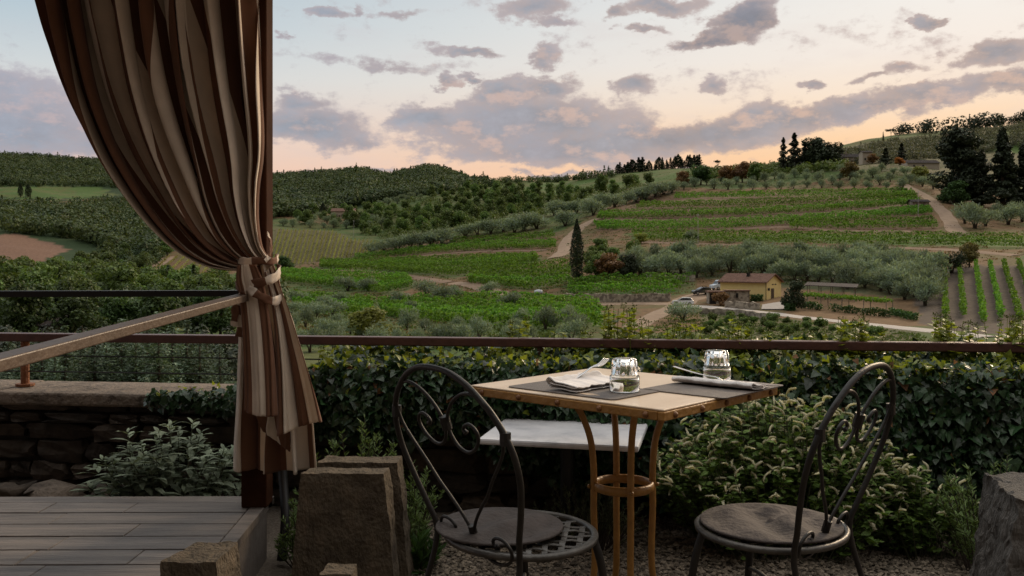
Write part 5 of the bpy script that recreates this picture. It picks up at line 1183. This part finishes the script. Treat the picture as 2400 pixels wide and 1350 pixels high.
# ---- wrought iron chairs
M_IRON = mat('dark_wrought_iron', (.006, .005, .0042), (.015, .012, .009), 24, .5, .1, 90, spec=.32)
M_IRONL = mat('worn_grey_iron', (.035, .031, .027), (.085, .078, .068), 24, .42, .12, 90, spec=.5, metal=.3)
M_CUSH = mat('brown_grey_cushion', (.04, .032, .028), (.07, .056, .05), 14, .85, .35, 60)
SH = .45
def bp_(w, z): return (w, -.13 - .13 * (z - .45) / .45, z)
hoop = [(0.0, 0.8981), (0.0712, 0.8923), (0.1349, 0.8699), (0.1824, 0.8388), (0.2204, 0.8048), (0.2489, 0.763), (0.2651, 0.7173), (0.2651, 0.6658), (0.2546, 0.625), (0.2318, 0.5666), (0.2023, 0.5035), (0.1852, 0.4549), (0.1833, 0.4), (0.19, 0.28), (0.2042, 0.12), (0.2204, 0.0)]
heart = [(0.0038, 0.4753), (0.0266, 0.5103), (0.0684, 0.554), (0.1092, 0.5919), (0.1501, 0.6395), (0.1995, 0.6911), (0.228, 0.7299), (0.2356, 0.7727), (0.2166, 0.8155), (0.1805, 0.8407), (0.1349, 0.8485), (0.0874, 0.8369), (0.0456, 0.8116), (0.0171, 0.7805), (0.0076, 0.7562), (0.0123, 0.7299), (0.0333, 0.7047), (0.0693, 0.6949), (0.1064, 0.7086), (0.1311, 0.7338), (0.1311, 0.7562), (0.1092, 0.7698), (0.0855, 0.764), (0.076, 0.7533), (0.0855, 0.7455)]
scroll = [(.004,.476),(.006,.448),(.03,.423),(.07,.412),(.115,.418),(.148,.44),(.155,.466),(.135,.484),(.105,.485),(.085,.473),(.088,.461),(.102,.463)]
def chair(name, label, loc, rz, group):
    t = thing(name, label, 'chair', loc, rz, group)
    pts = [bp_(-w, z) for w, z in hoop[:0:-1]] + [bp_(w, z) for w, z in hoop]; pts = [(x, (y if z > .43 else -.125 - (.43 - z) * .28), z) for x, y, z in pts]
    m_ = MB(); tube(m_, catmull(pts, 6), .0078, 10); m_.build('back_hoop', M_IRON, t, smooth=True)
    for s in (-1, 1):
        m_ = MB(); c = catmull([bp_(s * w, z) for w, z in heart], 6); tube(m_, c, np.concatenate([np.full(len(c) - 8, .0045), np.linspace(.0045, .007, 8)]), 8); m_.build('heart_scroll', M_IRON, t, smooth=True)
        m_ = MB(); c = catmull([bp_(s * w, z) for w, z in scroll], 6); tube(m_, c, np.concatenate([np.full(len(c) - 8, .0045), np.linspace(.0045, .0065, 8)]), 8); m_.build('base_scroll', M_IRON, t, smooth=True)
        m_ = MB(); a0, b0 = np.array(bp_(s * .246, .756)), np.array(bp_(s * .24, .78)); tube(m_, [a0 - [0, 0, .014], a0 + [0, 0, .016]], .0125, 10, flat=1.1); m_.build('collar', M_IRON, t)
    m_ = MB(); tube(m_, [bp_(0, .742), bp_(0, .776)], .013, 10); m_.build('collar', M_IRON, t)
    m_ = MB(); tube(m_, [bp_(0, .462), bp_(0, .492)], .0105, 10); m_.build('collar', M_IRON, t)
    # seat ring and woven straps
    Rr = .208; an = np.linspace(0, 2 * math.pi, 64, endpoint=False); fx = lambda y: np.where(y < 0, y * .86, y)
    m_ = MB(); V = []
    for r_, z_ in ((Rr - .014, SH - .010), (Rr + .004, SH - .012), (Rr + .006, SH - .002), (Rr, SH + .003), (Rr - .012, SH + .002)): V.append(np.stack([r_ * np.cos(an), fx(r_ * np.sin(an)), np.full(64, z_)], 1))
    m_.add(np.concatenate(V), [(i * 64 + k, i * 64 + (k + 1) % 64, ((i + 1) % 5) * 64 + (k + 1) % 64, ((i + 1) % 5) * 64 + k) for i in range(5) for k in range(64)]); m_.build('seat_ring', M_IRONL, t, smooth=True)
    m_ = MB()
    for k in range(-4, 5):
        o_ = k * .042; L2 = math.sqrt(max(.194 ** 2 - o_ ** 2, 0))
        for ang in (45, 135):
            ca_, sa_ = math.cos(R(ang)), math.sin(R(ang)); xs = np.linspace(-L2, L2, 20); V = []
            for i, x in enumerate(xs):
                zz = SH - .006 + .0028 * math.sin(x / .042 * math.pi + (k % 2) * math.pi + (math.pi if ang > 90 else 0) + math.pi / 2 * 0)
                for w_, dz in ((-.0075, 0), (.0075, 0), (.0075, .0022), (-.0075, .0022)):
                    X, Y = ca_ * x - sa_ * (o_ + w_), sa_ * x + ca_ * (o_ + w_); V.append((X, float(fx(np.array(Y))), zz + dz))
            n = len(xs); m_.add(V, [(i * 4 + j, i * 4 + (j + 1) % 4, i * 4 + 4 + (j + 1) % 4, i * 4 + 4 + j) for i in range(n - 1) for j in range(4)])
    m_.build('seat_lattice', M_IRONL, t)
    for s in (-1, 1):
        m_ = MB(); tube(m_, catmull([(s * .15, .135, SH - .006), (s * .165, .15, SH - .08), (s * .18, .17, .2), (s * .2, .2, 0)], 6), .0105, 10); m_.build('leg', M_IRON, t, smooth=True)
    m_ = MB(); tube(m_, catmull([(-.17, .158, .26), (0, .02, .30), (.19, -.17, .26)], 6), .006, 8); tube(m_, catmull([(.17, .158, .26), (0, .02, .30), (-.19, -.17, .26)], 6), .006, 8); m_.build('cross_brace', M_IRONL, t, smooth=True)
    return t
def cushion(label, x, y, rz, r, seed):
    rng = np.random.default_rng(seed); n, m = 72, 22; V = [(0, 0, .018)]; an = np.linspace(0, 2 * math.pi, n, endpoint=False); mb = MB()
    prof = [(i / (m - 6), None) for i in range(1, m - 5)]
    def wr(X, Y): return .0075 * np.sin(30 * Y + 9 * X + 3 * np.sin(14 * X + seed)) * np.exp(-((X - .05) / .12) ** 2) + .006 * np.sin(46 * Y - 20 * X + seed * 2) + .008 * (vnoise(X + 1, Y + 1, .05, seed) - .5)
    rings = []
    for i in range(1, 17):
        f = i / 16; X, Y = r * f * np.cos(an), r * f * np.sin(an); rings.append(np.stack([X, Y, .010 + .006 * (1 - f ** 4) + wr(X, Y) * (1 - f ** 6)], 1))
    for f, z in ((1.012, .009), (1.02, .006), (1.008, .003), (.96, .001)): rings.append(np.stack([r * f * np.cos(an), r * f * np.sin(an), np.full(n, z)], 1))
    V = np.concatenate([np.array([[0, 0, .024]])] + rings); F = [(0, 1 + k, 1 + (k + 1) % n) for k in range(n)]
    F += [(1 + i * n + k, 1 + (i + 1) * n + k, 1 + (i + 1) * n + (k + 1) % n, 1 + i * n + (k + 1) % n) for i in range(len(rings) - 1) for k in range(n)] + [tuple(1 + (len(rings) - 1) * n + k for k in range(n))]
    o = mb.add(V, F).build('seat_cushion', M_CUSH, loc=(x, y, SH + .0035), smooth=True); o.rotation_euler = (0, 0, rz); return tag(o, label, 'cushion')
chair('bistro_chair', 'dark wrought iron chair with a heart back at the left of the table', (.012, 2.345, 0), math.atan2(.6, .8) - math.pi / 2, 'wrought iron chairs at the ochre table')
chair('bistro_chair', 'dark wrought iron chair with a heart back at the right of the table', (.705, 2.395, 0), 2.43 - math.pi / 2, 'wrought iron chairs at the ochre table')
cushion('round brown cushion pushed back on the left iron chair, baring its woven seat', -.033, 2.37, .3, .166, 2)
cushion('round brown cushion covering the seat of the right iron chair', .692, 2.40, 1.2, .182, 5)

# ---- old stone blocks
M_BLK = mat('weathered_block', (.05, .036, .024), (.135, .10, .066), 9, .95, .8, 55, stretch=(1.5, 1.5, 1), c3=(.10, .078, .052))
M_BLKG = mat('grey_chiselled_block', (.07, .064, .058), (.15, .138, .125), 9, .95, 1.0, 40, stretch=(4, 4, .5))
def blockst(label, base, top, z0, z1, seed, m, loc, name='stone_block', rg=.0032, n=14):
    """a rough upright slab between a base and a top quadrilateral"""
    rng = np.random.default_rng(seed); b = np.array([(x, y, z0) for x, y in base]); t = np.array([(x, y, z1) for x, y in top]); mb = MB()
    def patch(A, B, C_, D_, nu, nv):
        V = []
        for i in range(nv + 1):
            for j in range(nu + 1):
                u, v = j / nu, i / nv; p = A * (1 - u) * (1 - v) + B * u * (1 - v) + C_ * u * v + D_ * (1 - u) * v; V.append(p)
        V = np.array(V); h = lambda a_, b_, s, q: vnoise(a_ + 5, b_ + 5, s, q) - .5
        dx = h(V[:, 1] * 1 + V[:, 0], V[:, 2], .045, seed) * rg * 2.5 + h(V[:, 1] + V[:, 0], V[:, 2], .015, seed + 1) * rg * 1.2
        V = V + np.stack([dx, h(V[:, 0] + V[:, 2] * .7, V[:, 1] + V[:, 2], .05, seed + 2) * rg * 2.5, h(V[:, 0], V[:, 1], .04, seed + 3) * rg * 2.2 + h(V[:, 0], V[:, 1], .014, seed + 4) * rg], 1)
        mb.add(V, [(i * (nu + 1) + j, i * (nu + 1) + j + 1, (i + 1) * (nu + 1) + j + 1, (i + 1) * (nu + 1) + j) for i in range(nv) for j in range(nu)])
    for k in range(4): a_, c_ = k, (k + 1) % 4; patch(b[a_], b[c_], t[c_], t[a_], n * 2, n * 2)
    patch(t[0], t[1], t[2], t[3], n * 2, n); patch(b[3], b[2], b[1], b[0], 2, 2)
    o = mb.build(name, m, loc=loc, smooth=False); wl = o.modifiers.new('weld', 'WELD'); wl.merge_threshold = .004; return tag(o, label, 'stone block')
blockst('tall dark stone slab tapering upwards, nearer one of the pair by the deck', [(-.16, -.055), (.205, -.06), (.21, .06), (-.16, .06)], [(-.12, -.05), (.165, -.052), (.17, .045), (-.115, .05)], 0, .435, 2, M_BLK, (-.60, 3.11, 0))
blockst('stone slab with a pale ledge, farther one of the pair by the deck', [(-.15, -.06), (.222, -.065), (.225, .06), (-.15, .06)], [(-.11, -.055), (.178, -.057), (.182, .05), (-.1, .05)], 0, .437, 5, M_BLK, (-.59, 3.285, 0))
blockst('grey chiselled stone block at the right edge of the picture', [(-.20, -.20), (.30, -.24), (.40, .18), (-.08, .24)], [(-.13, -.16), (.28, -.2), (.34, .15), (-.04, .19)], 0, .445, 8, M_BLKG, (1.64, 2.84, 0), n=18, rg=.008)
blockst('small mossy stone block overlapping the deck edge at the bottom', [(-.11, -.12), (.075, -.12), (.085, .09), (-.07, .09)], [(-.095, -.105), (.062, -.105), (.07, .075), (-.055, .075)], 0, .315, 11, M_BLK, (-.89, 2.62, 0))
blockst('small stone block just showing at the bottom edge beside the dark slab', [(-.06, -.07), (.06, -.07), (.06, .07), (-.06, .07)], [(-.045, -.05), (.05, -.05), (.048, .05), (-.04, .05)], 0, .245, 14, M_BLK, (-.515, 2.66, 0))

# ================================================================== PLANTS ON THE TERRACE
def place(tv, tf, Pp, tip, N, size):
    """copies of a leaf template (x across, y along, z up) at points Pp, pointing along tip"""
    n = len(Pp); tip = unit(tip); X = unit(np.cross(tip, N)); Nn = np.cross(X, tip); s = np.asarray(size).reshape(-1, 1, 1)
    tv = np.asarray(tv, float); V = Pp[:, None] + s * (tv[None, :, :1] * X[:, None] + tv[None, :, 1:2] * tip[:, None] + tv[None, :, 2:] * Nn[:, None])
    return V.reshape(-1, 3), [(np.arange(n)[:, None, None] * len(tv) + np.array(f)[None]).reshape(-1, len(f[0])) for f in tf]
def fan(outline, c, zc=0.0, curl=.15):
    V = [(c[0], c[1], zc)] + [(x, y, -curl * y * y + .18 * abs(x)) for x, y in outline]; n = len(outline)
    return V, [[(0, 1 + i, 1 + (i + 1) % n) for i in range(n)]]
IVYV, IVYF = fan([(0, 0), (.26, -.14), (.52, .14), (.34, .36), (.26, .60), (0, 1.0), (-.26, .60), (-.34, .36), (-.52, .14), (-.26, -.14)], (0, .34))
OVALV, OVALF = fan([(0, 0), (.2, .2), (.27, .45), (.18, .75), (0, 1), (-.18, .75), (-.27, .45), (-.2, .2)], (0, .45), -.02, .25)
LANCV, LANCF = fan([(0, 0), (.10, .15), (.17, .42), (.13, .72), (0, 1), (-.13, .72), (-.17, .42), (-.10, .15)], (0, .45), -.03, .30)
def pmat(n, c, c2, var, rough, spec, tr):
    return mat(n, c, c2, 30, rough, spec=spec, island=var, transl=tr, bump=.15, bscale=160)
M_IVY = pmat('ivy_leaf', (.011, .036, .013), (.032, .07, .024), .6, .36, .5, .12)
M_IVYY = pmat('young_lit_ivy_leaf', (.13, .18, .022), (.22, .25, .035), .45, .45, .4, .40)  # young leaf green with the yellow light on the ivy top painted in
M_IVYB = pmat('dry_ivy_leaf', (.15, .075, .035), (.24, .13, .07), .35, .7, .2, .2)
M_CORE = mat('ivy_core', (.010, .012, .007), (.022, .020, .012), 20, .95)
rng = np.random.default_rng(31)
wn3 = np.array([wn_[0], wn_[1], 0.]); out3 = -wn3
def top_z(X): return np.interp(X, [-1.75, -1.45, -1.05, -.85, -.3, .1, 1.0, 3.5], [.545, .56, .60, .70, .715, .725, .735, .735])
def low_z(X): return np.interp(X, [-1.75, -1.4, -1.0, -.6, -.2, .3, .9, 1.5, 3.5], [.50, .47, .36, .36, .36, .12, .06, .10, .05])
iv = thing('ivy', 'dense dark ivy with yellowish young, lit-toned tops covering the wall under the railing', 'ivy', (0, 0, 0))
n = 17500; X = rng.uniform(-1.7, 3.3, n); X = np.where(rng.random(n) < .75, rng.uniform(-1.05, 2.35, n), X); tz, lz = top_z(X), low_z(X)
f = rng.uniform(0, 1, n) ** .85; z = lz + (tz - lz) * f + rng.normal(size=n) * .012
bul = .10 + .09 * vnoise(X + 9, z + 9, .22, 4) + .07 * np.sin(np.pi * np.clip(f, 0, 1)) ; bul = np.where(X < -1.0, bul * .55 + .02, bul)
dep = bul - np.abs(rng.normal(size=n)) * .05
keep = vnoise(X + 9, z + 9, .11, 6) + f * 1.2 > .42
X, z, dep, f = X[keep], z[keep], dep[keep], f[keep]; n = len(X); s = (X - WA[0]) / wd[0]
Q = np.stack([WA[0] + wd[0] * s, WA[1] + wd[1] * s, z], 1) - wn3 * dep[:, None]
N = out3 * .8 + np.array([0, 0, .75]) + rng.normal(size=(n, 3)) * .6; tip = np.array([0, 0, -.9]) + out3 * .55 + rng.normal(size=(n, 3)) * .65
sz = rng.uniform(.017, .046, n) * np.where(rng.random(n) < .12, 1.35, 1)
kind = rng.random(n); yl = kind < np.interp(f, [0, .75, .88, 1], [.01, .02, .12, .6]); br = (kind > .985)  # more of the young, lit-toned leaves towards the top
def part(nm, m, sel, par, Q, tip, N, sz, tv=IVYV, tf=IVYF):
    V, F = place(tv, tf, Q[sel], tip[sel], N[sel], sz[sel]); return MB().add(V, F).build(nm, m, par)
part('leaves', M_IVY, ~yl & ~br, iv, Q, tip, N, sz); part('dry_leaves', M_IVYB, br, iv, Q, tip, N, sz * .9)
y_ = (Q[yl], tip[yl] * [1, 1, -.6], N[yl] + [0, 0, .4], sz[yl] * .75)
# the top of the hedge
n = 5000; X = rng.uniform(-1.0, 3.3, n); X = np.where(rng.random(n) < .75, rng.uniform(-.9, 2.2, n), X); off = rng.uniform(-.16, .5, n); s = (X - WA[0]) / wd[0]; hb = vnoise(X + 9, off + 9, .18, 8)
z = top_z(X) - .045 + .06 * hb + .02 * np.sin(off * 9) - np.abs(rng.normal(size=n)) * .02 + .055 * np.clip((off - .17) / .1, 0, 1)
Q = np.stack([WA[0] + wd[0] * s, WA[1] + wd[1] * s, z], 1) + wn3 * off[:, None]
N = np.array([0, 0, 1.]) + out3 * .4 + rng.normal(size=(n, 3)) * .5; tip = out3 * .6 + rng.normal(size=(n, 3)) * .8 + [0, 0, .1]; sz = rng.uniform(.022, .048, n); yl = rng.random(n) < .62
part('leaves', M_IVY, ~yl, iv, Q, tip, N, sz)
yQ = [np.concatenate([a, b]) for a, b in zip(y_, (Q[yl], tip[yl], N[yl], sz[yl] * .85))]
# upright shoots with small leaves and flower heads that rise above the rail
shoots = MB(); SQ = [[], [], [], []]; FQ = []
for x0, x1, ytop, k in [(1405,1440,716,5),(1445,1490,712,6),(1400,1520,750,7),(1190,1240,742,5),(1560,1640,752,10),(1640,1770,755,12),(1716,1730,738,2),(1965,2035,742,7),(2010,2025,734,2),(1960,2075,765,9),(2185,2245,738,9),(2200,2310,756,10),(2345,2400,742,8),(2380,2440,738,5),(730,900,806,12),(900,1200,788,8),(1280,1400,770,6),(1780,1960,770,8),(1650,1720,800,3)]:
    for _ in range(int(k * 1.7)):
        px = rng.uniform(x0, x1); D0 = 4.30 - .121 * ((px - 1200) / FPX * 4.2) + rng.uniform(-.04, .25); t_ = P(px, ytop + rng.uniform(0, 26), D0); b = np.array([t_[0] + rng.normal() * .015, t_[1], top_z(t_[0]) - .06])
        if t_[2] < b[2] + .03: t_[2] = b[2] + .05
        c = catmull([b, (b + t_) / 2 + [rng.normal() * .008, rng.normal() * .008, 0], t_], 5); tube(shoots, c, np.linspace(.0026, .0012, len(c)), 4)
        L = np.linalg.norm(t_ - b); m_n = max(3, int(L / .020))
        for j in range(m_n):
            u = rng.uniform(.1, .95); p = b * (1 - u) + t_ * u; a = rng.uniform(0, 6.28); d = np.array([math.cos(a), math.sin(a), .5])
            SQ[0].append(p); SQ[1].append(d); SQ[2].append(np.array([0, 0, 1.]) + rng.normal(size=3) * .3); SQ[3].append(rng.uniform(.030, .062) * (1.15 - .6 * u))
        if rng.random() < .65:
            for j in range(9):
                a = rng.uniform(0, 6.28); e = t_ + np.array([math.cos(a), math.sin(a), rng.uniform(.1, 1.2)]) * .014; tube(shoots, [t_, e], .0008, 3); FQ.append(e)
shoots.build('shoots', M_IVYY, iv)
al = [np.concatenate([a, np.array(b)]) for a, b in zip(yQ, SQ)]
part('young_lit_leaves', M_IVYY, np.ones(len(al[0]), bool), iv, *al)
FQ = np.array(FQ); V, F = leafq(FQ, rng.normal(size=FQ.shape), np.full(len(FQ), .007), rng, 1.0); MB().add(V, F).build('flower_heads', mat('ivy_flower', (.10, .11, .03), rough=.9, spec=.05), iv)
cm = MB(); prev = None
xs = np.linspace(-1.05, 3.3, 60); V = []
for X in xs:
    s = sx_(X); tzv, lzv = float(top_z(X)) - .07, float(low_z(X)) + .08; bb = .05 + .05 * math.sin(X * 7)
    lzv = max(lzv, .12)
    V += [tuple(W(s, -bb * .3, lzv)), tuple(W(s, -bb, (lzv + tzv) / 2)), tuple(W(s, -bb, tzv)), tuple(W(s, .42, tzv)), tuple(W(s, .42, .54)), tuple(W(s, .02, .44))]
cm.add(V, [(i * 6 + j, i * 6 + (j + 1) % 6, i * 6 + 6 + (j + 1) % 6, i * 6 + 6 + j) for i in range(len(xs) - 1) for j in range(6)]); cm.build('dark_filler', M_CORE, iv, smooth=True)  # solid dark filler inside the ivy, put in to block views through the leaves

def ground_stems(n, c, rx, ry, rz, rng, z0=0.0, lean=.5):
    th = rng.uniform(0, 6.28, n); r = np.sqrt(rng.uniform(0, 1, n)) * (.72 + .5 * vnoise(np.cos(th) * 3 + 5, np.sin(th) * 3 + 5, .8, int(rx * 1000))); tx, ty = r * np.cos(th), r * np.sin(th)
    tz = np.sqrt(np.clip(1 - r ** 2 * .85, 0.02, 1)) * rng.uniform(.60, 1.14, n); tips = np.stack([tx * rx, ty * ry, z0 + tz * rz], 1)
    base = np.stack([tx * rx * (1 - lean), ty * ry * (1 - lean), np.zeros(n)], 1); return base + [c[0], c[1], 0], tips + [c[0], c[1], 0]
def wands(mb, B, T, rng, r0=.004, r1=.0015, bow=.06):
    C_ = []
    for b, t in zip(B, T):
        mid = (b + t) / 2 + [rng.normal() * .01, rng.normal() * .01, bow * np.linalg.norm(t - b)]; c = catmull([b, mid, t], 4); tube(mb, c, np.linspace(r0, r1, len(c)), 4); C_.append(c)
    return C_
# sage behind the deck
M_SAGE = pmat('sage_leaf', (.17, .22, .15), (.26, .30, .215), .4, .75, .25, .12); M_STEM = mat('green_stem', (.07, .075, .04), rough=.8); M_WSTEM = mat('woody_stem', (.06, .045, .035), rough=.9)
def sage(label, c, rx, ry, rz, n, seed):
    rng = np.random.default_rng(seed); t = thing('sage_bush', label, 'sage bush', (0, 0, 0)); B, T = ground_stems(n, c, rx, ry, rz, rng, .1); m_ = MB(); C_ = wands(m_, B, T, rng); m_.build('stems', M_STEM, t)
    q = [[], [], [], []]
    for cc in C_:
        for k in range(15):
            u = 1 - (k / 15) ** 1.3 * .62; i = u * (len(cc) - 1); p = cc[int(i)] * (1 - i % 1) + cc[min(int(i) + 1, len(cc) - 1)] * (i % 1); a = k * 2.0 + rng.uniform(-.4, .4); up = .95 - .095 * k
            q[0].append(p); q[1].append((math.cos(a), math.sin(a), up)); q[2].append((-math.cos(a) * up, -math.sin(a) * up, 1.2)); q[3].append((.038 + .047 * min(k / 5, 1)) * rng.uniform(.75, 1.2))
    q = [np.array(v, float) for v in q]; V, F = place(LANCV, LANCF, q[0], q[1], q[2] + rng.normal(size=q[2].shape) * .15, q[3]); MB().add(V, F).build('leaves', M_SAGE, t); return t
sage('grey green sage bush with long soft leaves behind the deck', (-1.46, 3.86), .38, .2, .34, 70, 3)
# rosemary and lavender-like tufts
M_ROS = pmat('rosemary_needle', (.11, .18, .055), (.18, .25, .10), .45, .6, .3, .2); M_SANT = pmat('grey_herb_needle', (.085, .105, .06), (.14, .16, .095), .4, .7, .2, .2)
def needles(name, label, cat, c, rx, ry, rz, n, seed, m, ln_=.022, per=60, lean=.6, span=.75, dirup=.8):
    rng = np.random.default_rng(seed); t = thing(name, label, cat, (0, 0, 0)); B, T = ground_stems(n, c, rx, ry, rz, rng, 0, lean); m_ = MB(); C_ = wands(m_, B, T, rng, .003, .0012, .04); m_.build('stems', M_WSTEM, t); Ps, Ts = [], []
    for cc in C_:
        u = (1 - rng.uniform(0, span, per)) * (len(cc) - 1.001); i = u.astype(int); p = cc[i] * (1 - (u - i))[:, None] + cc[i + 1] * (u - i)[:, None]; a = rng.uniform(0, 6.28, per)
        ax_ = unit((cc[-1] - cc[-2])[None]); d = np.stack([np.cos(a), np.sin(a), np.zeros(per)], 1) + ax_ * dirup; Ps.append(p); Ts.append(d)
    Pp, Tt = np.concatenate(Ps), np.concatenate(Ts); k = len(Pp); tv = [(-.11, 0, 0), (.11, 0, 0), (.09, .7, .03), (0, 1, 0), (-.09, .7, .03)]
    V, F = place(tv, [[(0, 1, 2, 3, 4)]], Pp, Tt, rng.normal(size=(k, 3)), rng.uniform(.7, 1.3, k) * ln_); MB().add(V, F).build('needles', m, t); return t
needles('rosemary_bush', 'bright rosemary bush with upright sprigs behind the pair of stone slabs', 'rosemary', (-.64, 3.66), .27, .15, .47, 60, 41, M_ROS)
needles('rosemary_bush', 'dark drooping rosemary bush right of the stone slabs', 'rosemary', (-.42, 3.62), .16, .2, .34, 46, 42, M_ROS)
needles('rosemary_bush', 'dark rosemary bush left of the grey chiselled block at the right', 'rosemary', (1.76, 3.32), .22, .25, .42, 60, 43, M_ROS)
needles('herb_cushion', 'low grey green herb cushion behind the ochre table legs', 'herb', (.30, 3.63), .27, .16, .26, 120, 44, M_SANT, .014, 60, .5, .6, 1.2)
needles('rosemary_bush', 'shaded herb tuft beside the black pipe under the deck edge', 'herb', (-.80, 3.42), .10, .16, .25, 30, 45, M_ROS, .02)
needles('grass_tuft', 'small green grass tuft on the gravel beside the dark stone slab', 'grass tuft', (-.36, 3.38), .10, .07, .12, 26, 46, M_HEDGE, .05, 16, .5, .9, 1.6)
# catmint with pale spikes
M_CATL = pmat('catmint_leaf', (.08, .145, .030), (.14, .215, .05), .5, .6, .3, .3); M_SPIKE = mat('pale_flower_spike', (.52, .50, .36), (.75, .73, .56), 60, .9, island=.3, transl=.3, spec=.1)
def catmint(label, c, rx, ry, rz, n, seed):
    rng = np.random.default_rng(seed); t = thing('catmint_bush', label, 'flowering bush', (0, 0, 0)); B, T = ground_stems(n, c, rx, ry, rz, rng, .06, .45); m_ = MB(); C_ = wands(m_, B, T, rng, .003, .0012, .05); m_.build('stems', M_STEM, t)
    Ps, Ts, Ns = [], [], []
    for cc in C_:
        k = 26; u = (1 - rng.uniform(.0, .8, k)) * (len(cc) - 1.001); i = u.astype(int); p = cc[i] * (1 - (u - i))[:, None] + cc[i + 1] * (u - i)[:, None]; a = rng.uniform(0, 6.28, k)
        Ps.append(p); Ts.append(np.stack([np.cos(a), np.sin(a), rng.uniform(0, .8, k)], 1)); Ns.append(rng.normal(size=(k, 3)) * .4 + [0, 0, 1])
    Pp, Tt, Nn = map(np.concatenate, (Ps, Ts, Ns)); V, F = place(OVALV, OVALF, Pp, Tt, Nn, rng.uniform(.02, .042, len(Pp))); MB().add(V, F).build('leaves', M_CATL, t)
    sp = MB(); fl = []
    for cc in C_:
        if rng.random() < .22: continue
        for rep in range(1 if rng.random() < .6 else 2):
            b = cc[-1] if rep == 0 else cc[-3]; d = unit((cc[-1] - cc[-3])[None])[0]; a = rng.uniform(0, 6.28); L = rng.uniform(.020, .042); side = np.array([math.cos(a), math.sin(a), rng.uniform(-.5, .4)]); d = unit((d + side * (.9 + rep))[None])[0]
            c5 = catmull([b, b + d * L * .5 + [0, 0, .004], b + d * L + side * L * .55], 4); nn_ = len(c5); tube(sp, c5, .0040 * np.array([.5] + [1.0] * (nn_ - 3) + [.8, .3]) * rng.uniform(.8, 1.2), 6)
            for q in c5[:-1]: fl.append(q + rng.normal(size=(5, 3)) * .0026)
    fl = np.concatenate(fl); V, F = leafq(fl, rng.normal(size=fl.shape), np.full(len(fl), .0058), rng, .7); sp.add(V, F); sp.build('flower_spikes', M_SPIKE, t); return t
catmint('large bush covered in pale curling flower spikes behind the right chair', (1.08, 3.60), .56, .30, .52, 560, 51)
catmint('low sprawling shoots of pale flower spikes right of the right chair', (1.62, 3.52), .22, .18, .26, 60, 52)
